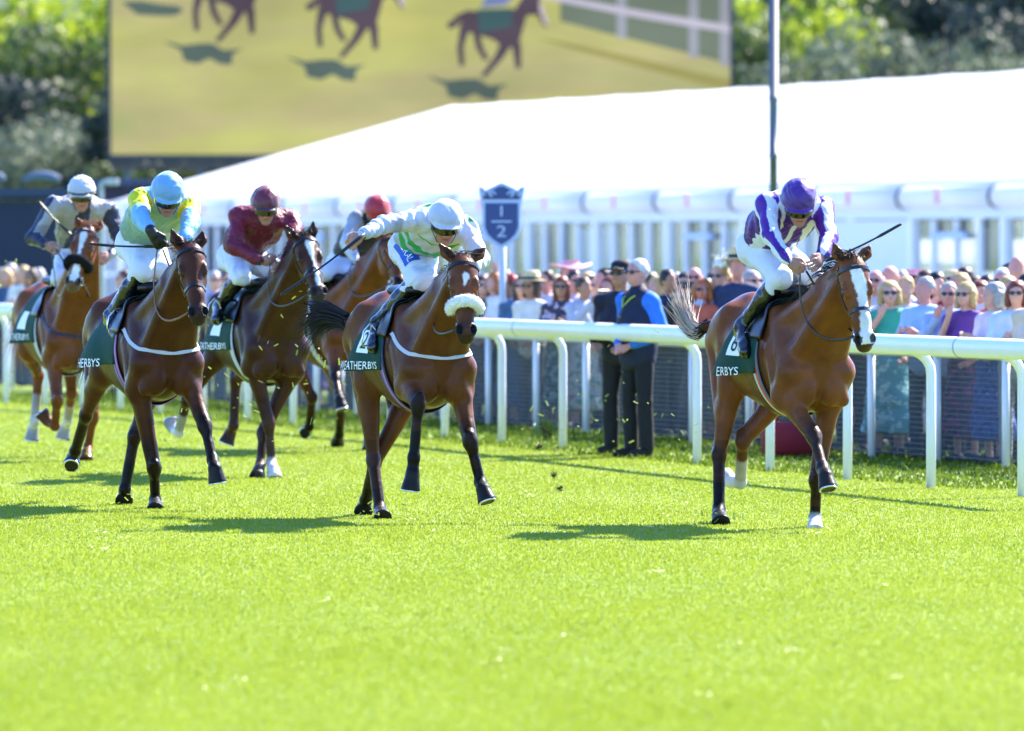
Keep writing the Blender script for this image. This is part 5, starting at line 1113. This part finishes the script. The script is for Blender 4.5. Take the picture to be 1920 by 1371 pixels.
def part(nm,me,m,par):
    o=bpy.data.objects.new(nm,me); COLL.objects.link(o); o.parent=par
    if len(me.materials)==0: me.materials.append(m)
    o.material_slots[0].link='OBJECT'; o.material_slots[0].material=m; return o
GRP='spectators behind the barrier'
def spectator(u,vt,row,label,pose='rest',skin='fair',hair=('short','brown'),top='#d8dce4',low=('trousers','#2c3038'),sh=True,hat=None,sleeve='top',turn=None,H=None,flip=False,name='person',group=GRP,fixed=None):
    if fixed is None:
        # stand on a line parallel to the barrier, row metres behind it
        r_=ray(u,457); k=r_[0]/r_[1]; off=row/.957; y=(.59+.302*72.8+off)/(k+.302); x=k*y
    else: x,y=fixed
    if pose=='rest' and fixed is None: pose=random.choice(['rest','hips','clap','rest','face'])
    z=atY(u,vt,y)[2]; hh={'widehat':1.80,'boater':1.84,'flower':1.80}.get(hat,1.765); s=min(max(z/hh,.86),1.16)
    tn=turn if turn is not None else random.uniform(-72,18)
    root=empty(name,(x,y,0),R(tn),label,'person',group); wdt=random.uniform(.9,1.12); root.scale=(s*wdt,s*wdt,s)
    part('body',tpl('skin',pose),skin_mat(skin),root); part('top' if low[0]!='skirt' else 'bodice',tpl(sleeve,pose),cloth_mat(*top.split('|')),root)
    part(low[0],tpl(low[0]),cloth_mat(*low[1].split('|')),root); part('shoes',tpl('shoes'),cloth_mat('#1c1a1a'),root)
    if hair: part('hair',tpl('h_'+hair[0]),mat('hair_'+hair[1],tuple(c*.7 for c in hx(HAIRS[hair[1]])),rough=.5,noise=.2,nscale=20),root)
    if sh: part('sunglasses',mini('shades'),M_gog,root)
    if hat:
        hc={'boater':'#e2c890','widehat':'#e8a8b4','cap':'#15171c','headband':'#d84048','flower':'#f0f0ec'}[hat]; h=part('fascinator' if hat=='flower' else 'headband' if hat=='headband' else 'cap' if hat=='cap' else 'hat',mini(hat),cloth_mat(hc),root)
        if hat=='boater': part('hat_band',mini('hatband'),cloth_mat('#1a1a22'),h)
    return root
def phone(p,label,big=False):
    w=p.matrix_world if False else None; s=p.scale[2]; loc=Matrix.Translation(p.location)@Matrix.Rotation(p.rotation_euler.z,4,'Z')@Vector((0,-.36*s,1.575*s))
    o=MB().box((0,0,0),(.075,.006,.038),bev=.004); ob=empty('mobile_phone',tuple(loc),p.rotation_euler.z,label,'phone','phones held up by spectators')
    o.build('case',mat('phone_black',hx('#23272a'),rough=.25),ob); MB().ball((.055,.007,.02),(.009,.003,.009),6).build('lens',M_gog,ob,True)
FL='#d8d4cc|c8404a_7a8ab0_ddd8d0'.replace('|','|#') if False else None
T=spectator
# right of the lead horse
T(1661,523,.45,'balding white haired man in dark sunglasses just right of the blazed horse head',skin='pink',hair=('fringe','white'),top='#e8e4e0',turn=-10,low=('trousers','#3a4048'))
T(1668,566,.30,'small blonde spectator in spectacles and teal top right of the blazed horse head',skin='fair',hair=('bob','blonde'),top='#3fae8a',sleeve='short',turn=0,low=('skirt','#5aa8b0|#78c0a0_#a8d8d8'))
T(1699,520,.55,'young blonde woman in a white and pink top, bare faced, right of the blazed horse',skin='fair',hair=('up','blonde'),top='#e8d0d8',sh=False,turn=-12,low=('skirt','#d8c8c8|#c8404a_#8a94b8'))
T(1735,520,.35,'grey haired man in a pale blue shirt clapping at the rail',pose='clap',skin='pink',hair=('short','grey'),top='#a8c8f4',sh=False,turn=-38,low=('trousers','#3c424c'))
T(1643,505,1.25,'grey headed man behind the balding sunglasses man, right of the blazed horse',skin='pink',hair=('fringe','grey'),top='#d8d8dc',turn=-20)
T(1671,497,1.5,'tall pink bald man in the back row above the balding sunglasses man',skin='pink',hair=None,top='#c8ccd4',sh=False,turn=-30)
T(1733,508,1.3,'brown haired head behind the clapping man in pale blue',skin='tan',hair=('short','brown'),top='#b8bcc8',sh=False)
T(1779,545,.38,'greying man in dark sunglasses between the clapping man and the waving blonde',skin='pink',hair=('short','grey'),top='#a8bce0',turn=-10,low=('trousers','#4a4650'))
T(1811,536,.32,'blonde woman in sunglasses and purple dress raising a hand to her face',pose='face',skin='fair',hair=('bob','blonde'),top='#6a3a8c',sleeve='short',turn=-30,low=('skirt','#4a3a58|#a05a80_#7a3a6a'))
T(1799,513,1.2,'sandy haired back row man above the waving blonde',skin='pink',hair=('short','blonde'),top='#d0d0d4',sh=False,turn=-60)
T(1808,502,1.9,'black haired back row person near the blue door frame',skin='tan',hair=('short','black'),top='#e4e4e8',sh=False)
T(1825,519,1.5,'brown haired back row person behind the waving blonde, right side',skin='fair',hair=('short','brown'),top='#dcdce0',sh=False)
T(1863,541,.35,'grey haired woman in pale pink clapping at the right rail',pose='clap',skin='fair',hair=('bob','grey'),top='#e8d4e0',sh=False,turn=-60,low=('skirt','#3a58a8|#6a8ad0_#28408a'))
T(1850,517,1.2,'dark man with bright forehead in the back row right of the waving blonde',skin='dark',hair=('short','black'),top='#d8d8e0',sh=False)
T(1878,504,1.0,'white haired man in thin dark glasses in the back row near the right edge',skin='pink',hair=('short','white'),top='#e0e0e4',turn=-15)
T(1908,478,1.6,'tall bald man in the back row at the right edge',skin='pink',hair=('fringe','white'),top='#e4e2de',sh=False,turn=-12)
T(1906,528,.42,'woman with wavy brown hair and round sunglasses in pale blue at the right edge',pose='clap',skin='fair',hair=('bob','auburn'),top='#cfe0f4',turn=-8,low=('trousers','#c8c4bc'))
T(1950,520,.45,'spectator with brown hair cut off by the right edge of the picture',skin='fair',hair=('short','brown'),top='#d8c8b8')
# between the two front horses
p=T(1252,506,.5,'dark haired man in navy holding a phone sideways beside the steward',pose='phone',skin='tan',hair=('short','black'),top='#1e2a48',sh=False,turn=45,low=('trousers','#2a2e38')); phone(p,'black phone held by the dark haired man beside the steward')
p=T(1303,500,.6,'bald man in a black top taking a photo with a phone',pose='phone',skin='pink',hair=None,top='#2c2c34',turn=-10,low=('trousers','#33373f')); phone(p,'black phone held by the bald man in the black top')
T(1323,531,.42,'pink faced short haired man in lilac beside the photographing bald man',skin='pink',hair=('short','brown'),top='#8a7ac0',sh=False,turn=-40)
T(1317,552,.32,'red faced ginger woman in sunglasses above the pale horse tail',skin='red',hair=('bob','ginger'),top='#d86a4a',sleeve='short',turn=-5,low=('skirt','#6a6460'))
T(1350,490,.5,'blonde woman in sunglasses wearing a white feather and flower fascinator',pose='face',skin='fair',hair=('up','blonde'),top='#b8c4ec',hat='flower',turn=-30,low=('skirt','#c8c4c0'))
T(1384,462,.62,'tall man in a straw boater and navy jacket behind the purple jockey',skin='pink',hair=('short','brown'),top='#26365c',sh=False,hat='boater',turn=-18)
T(1410,507,1.1,'dark sunglasses face between the straw boater and the purple jockey',skin='fair',hair=('short','grey'),top='#d8d8dc',turn=30)
T(1268,512,1.4,'grey haired back row man right of the stewards',skin='pink',hair=('short','grey'),top='#c8ccd8',sh=False)
T(1232,520,.9,'pale blonde woman in lilac tucked behind the white haired steward',skin='fair',hair=('long','blonde'),top='#cdbfe0',sh=False,turn=-50)
# right of the sheepskin horse
T(926,512,.5,'person with strawberry blonde hair in white beside the sheepskin horse ear',skin='fair',hair=('bob','ginger'),top='#e8e8ea',sh=False,turn=-50)
p=T(947,506,.9,'dark skinned person holding a phone up under the furlong sign',pose='phone',skin='dark',hair=('short','black'),top='#c8ccd4',sh=False,turn=30); phone(p,'black phone held by the dark skinned person under the furlong sign')
T(957,527,.38,'woman with a red headband looking left, blue dress',skin='tan',hair=('up','auburn'),hat='headband',top='#3a80d0',sleeve='short',sh=False,turn=-65,low=('skirt','#48709a'))
T(996,552,.34,'tanned woman in a flat beige hat and cream jacket',skin='tan',hair=('bob','brown'),hat='boater',top='#e4e0d4',turn=-35,low=('trousers','#46484e'))
T(1026,508,.75,'pink faced man in the second row left of the auburn woman',skin='pink',hair=('short','brown'),top='#e8e4e8',turn=-45)
T(1016,515,1.0,'person in a white shirt waving one arm high to the left',pose='wave',skin='fair',hair=('short','blonde'),top='#f0f0f4',sh=False,turn=0,H=1)
T(1053,536,.34,'woman with long auburn hair and sunglasses in a floral dress',skin='tan',hair=('long','auburn'),top='#3c3444|#8a5a7a_#b8b0c0',turn=-10,low=('skirt','#46504c|#5a7a70_#8aa098'))
T(1068,488,1.2,'woman under a wide pale pink hat in the back row',skin='pink',hair=('bob','brown'),hat='widehat',top='#e0c8d0',sh=False,turn=-30)
T(1077,508,.95,'person with dark hair band under the pink hat',skin='pink',hair=('up','black'),top='#d8c8cc',turn=20)
p=T(1094,523,.48,'man in a grey top raising a camera with both hands, right of the auburn woman',pose='phone',skin='tan',hair=('short','brown'),top='#b8bcc8',sh=False,turn=40,low=('skirt','#b0aca8|#c04a58_#4a8a78')); phone(p,'dark camera raised by the man in the grey top')
T(1131,504,1.0,'dark haired back row man just left of the stewards',skin='pink',hair=('short','black'),top='#a8b4d0',sh=False)
T(1112,540,1.3,'khaki topped person mostly hidden left of the stewards',skin='fair',hair=('short','brown'),top='#9a9478')
# far left
T(2,505,.6,'spectator cut off by the left edge, grey hair',skin='fair',hair=('short','grey'),top='#3a4a68',sh=False)
T(20,495,.6,'pink faced grey haired man at the left edge in a navy blazer',skin='pink',hair=('short','grey'),top='#2a3a5c',sh=False,turn=-20)
T(43,500,.5,'blonde person in a white blouse clapping at the far left',pose='clap',skin='fair',hair=('bob','blonde'),top='#eceae6',sh=False,turn=-30)
T(58,517,.4,'dark haired woman in beige at the far left beside the chestnut horse',skin='tan',hair=('long','brown'),top='#c8b89c',turn=-30)
# seen between and below the horses
for (u,vt,row,lab,kw) in ((232,520,.5,'spectator in a slate suit behind the rail between the chestnut and the dark bay',dict(top='#58606c')),(265,512,.6,'spectator in a cream jacket behind the pale blue jockey',dict(top='#ddd6c4',hair=('short','grey'))),
 (300,515,.5,'spectator in a dark blue dress behind the dark bay horse',dict(top='#2c4878',low=('skirt','#2c4878'),hair=('bob','brown'))),(402,512,.55,'spectator in pale lilac between the dark bay and the maroon jockey',dict(top='#c4b8d8',hair=('short','grey'),low=('trousers','#4a5058'))),(425,518,.45,'spectator in a grey suit left of the maroon jockey',dict(top='#7c828c',low=('trousers','#565c66'))),
 (455,515,.5,'spectator in a charcoal jacket hidden by the maroon jockey',dict(top='#34363e')),(545,516,.5,'spectator in steel blue behind the maroon jockeys horse',dict(top='#56708c')),(585,520,.45,'woman in a tan shawl and purple dress seen under the red capped jockeys horse',dict(top='#b89468',low=('skirt','#6a4a86|#8a6aa8_#4a3068'),hair=('long','brown'))),
 (628,518,.5,'spectator in a navy suit behind the red capped jockeys horse',dict(top='#2a3450')),(660,522,.5,'spectator in pale grey hidden behind the red capped jockey',dict(top='#b4b8bc')),(760,520,.5,'spectator in a mid blue dress hidden behind the hooped jockey',dict(top='#4a6ab0',low=('skirt','#4a6ab0'),hair=('bob','blonde'))),
 (805,524,.5,'spectator in white linen hidden behind the sheepskin horse',dict(top='#dcdcd8',low=('trousers','#8a8c90'))),(905,530,.4,'spectator in a dark green jacket right behind the sheepskin horse',dict(top='#2c4438',low=('skirt','#6c5a58|#8a3a3a_#4a4048'),hair=('bob','brown'))),(980,540,.36,'spectator in a denim blue dress low beside the beige hat woman',dict(top='#44688e',low=('skirt','#44688e'),hair=('long','brown'))),
 (1450,520,.5,'spectator in a grey coat hidden behind the lead horse shoulder',dict(top='#7a7c84',low=('trousers','#34383e'))),(1500,520,.5,'spectator in black hidden behind the lead jockey',dict(top='#202228')),(1560,520,.45,'spectator in a dusty pink dress hidden behind the lead horse neck',dict(top='#b87a84',low=('skirt','#b06a74'),hair=('long','brown'))),(1600,520,.45,'spectator in dark grey hidden behind the lead horse head',dict(top='#3c4048',low=('trousers','#3a3e46')))):
    T(u,vt,row,lab,**kw)
# back rows filling the gaps
BACK=[(1655,512,2.0,'auburn bob haired woman in mint in the back row right of the blazed horse',dict(hair=('bob','auburn'),top='#9ed0b8')),(1690,508,1.7,'grey bearded looking man in navy in the back row above the young blonde',dict(hair=('short','grey'),top='#2a3450')),
(1716,505,1.9,'woman in a wide pink hat in the back row above the clapping man',dict(hair=('bob','brown'),hat='widehat',top='#e0b8c4')),(1757,512,1.0,'dark haired woman in red between the clapping man and the greying sunglasses man',dict(hair=('long','black'),top='#b83038')),
(1786,506,1.8,'man in a straw boater in the back row right of the clapping man',dict(hair=('short','grey'),hat='boater',top='#dcd8cc')),(1838,528,.85,'auburn haired woman in black right of the waving blonde',dict(hair=('long','auburn'),top='#24262e')),
(1890,520,.9,'blonde woman in coral left of the brown haired woman at the right edge',dict(hair=('long','blonde'),top='#d87868')),(1893,494,2.2,'black haired man in a dark suit in the last row near the right edge',dict(hair=('short','black'),top='#22252c')),
(1926,515,1.0,'dark haired person in yellow at the right edge',dict(hair=('bob','black'),top='#d8c050')),(1630,515,1.5,'man in a charcoal suit partly behind the blazed horse head',dict(hair=('short','brown'),top='#33363e')),
(1215,512,1.6,'brown haired woman in sky blue in the back row between stewards and horse tail',dict(hair=('bob','brown'),top='#88b4d8')),(1284,512,1.1,'black haired woman in cream between the two phone holders',dict(hair=('long','black'),top='#ded6c2')),
(1340,512,1.3,'man in a black cap behind the woman with the fascinator',dict(hair=('short','brown'),hat='cap',top='#5a6270')),(1363,515,.9,'ginger haired woman in olive left of the straw boater man',dict(hair=('bob','ginger'),top='#70784c')),
(912,522,1.0,'white haired man in pale yellow beside the sheepskin horse',dict(hair=('short','white'),top='#d8d0a0')),(938,525,1.1,'blonde long haired woman in rose under the furlong sign',dict(hair=('long','blonde'),top='#c88a98')),
(975,520,1.1,'man in a black cap in the back row right of the red headband woman',dict(hair=('short','brown'),hat='cap',top='#3a4254')),(1008,530,.8,'grey haired woman in turquoise behind the beige hat woman',dict(hair=('bob','grey'),top='#58b0b4')),
(1041,520,1.3,'fair haired man in white right of the pink faced man',dict(hair=('short','blonde'),skin='pink',top='#e0e0e0')),(1102,512,1.5,'blonde woman in navy in the back row right of the pink hat',dict(hair=('bob','blonde'),top='#26304e')),(1143,522,.8,'auburn haired woman in lilac just left of the black cap steward',dict(hair=('bob','auburn'),top='#b8a8d4')),
(30,512,1.0,'black haired man in the second row at the far left',dict(hair=('short','black'),top='#4c5464')),(72,520,.8,'grey haired woman in pink at the far left beside the chestnut horse rump',dict(hair=('bob','grey'),top='#d09aa8')),(10,522,.4,'small blonde woman in denim blue at the left edge',dict(hair=('long','blonde'),top='#46648c'))]
for u,vt,row,lab,kw in BACK: T(u,vt,row,lab,pose=random.choice(['rest','hips','face','clap']),sh=random.random()<.4,**kw)
# two stewards standing in the aisle between the rails
g0=ground(1196,858); st=T(1190,487,0,'white haired steward in dark sunglasses and navy gilet over bright blue sleeves',pose='hips',skin='pink',hair=('short','white'),top='#2a7cf0',low=('trousers','#101216'),turn=-50,name='person',group='stewards standing between the rails',fixed=(g0[0],g0[1]))
D=Field(np.array([-.5,-.4,.7]),np.array([.5,.35,1.7]),.0125,False); D.chain([(0,0,.90),(0,.01,1.22),(0,.01,1.41)],[.148,.160,.112],.05,None,(1,0,0),1.26); D.cap((0,.01,1.40),(0,0,1.50),.085,.07,.03)
for s in(-1,1): D.cap((s*.06,.01,1.42),(s*.125,.0,1.415),.082,.070,.04)
D.ripple(.004,22,4); GI=D.mesh('gilet'); part('gilet',GI,cloth_mat('#18213c'),st)
MB().tube([(-.075,-.03,1.475),(-.05,-.13,1.42),(0,-.185,1.34),(.05,-.13,1.42),(.075,-.03,1.475)],.006,6).build('lanyard',cloth_mat('#c8e020'),st,True)
g1=ground(1166,853); s2=T(1166,490,0,'steward in a black cap and dark navy clothes, left of the white haired steward',pose='rest',skin='tan',hair=('short','darkgrey'),top='#141a2c',low=('trousers','#0e1014'),hat='cap',turn=-30,name='person',group='stewards standing between the rails',fixed=(g1[0],g1[1]+.25))
# bags on the grass by the barrier
def bag(u,v,label,c):
    g=ground(u,v); root=empty('handbag',(g[0],g[1],0),.3,label,'bag'); MB().box((0,0,.16),(.24,.11,.15),bev=.05).build('bag_body',cloth_mat(c),root,True); MB().tube(bez([(-.12,0,.30),(-.1,0,.5),(.1,0,.5),(.12,0,.30)],10),.012,6).build('handle',cloth_mat('#7a1420'),root,True)
bag(1480,858,'dark red bag on the grass under the lead horse, by the barrier','#8c1826')
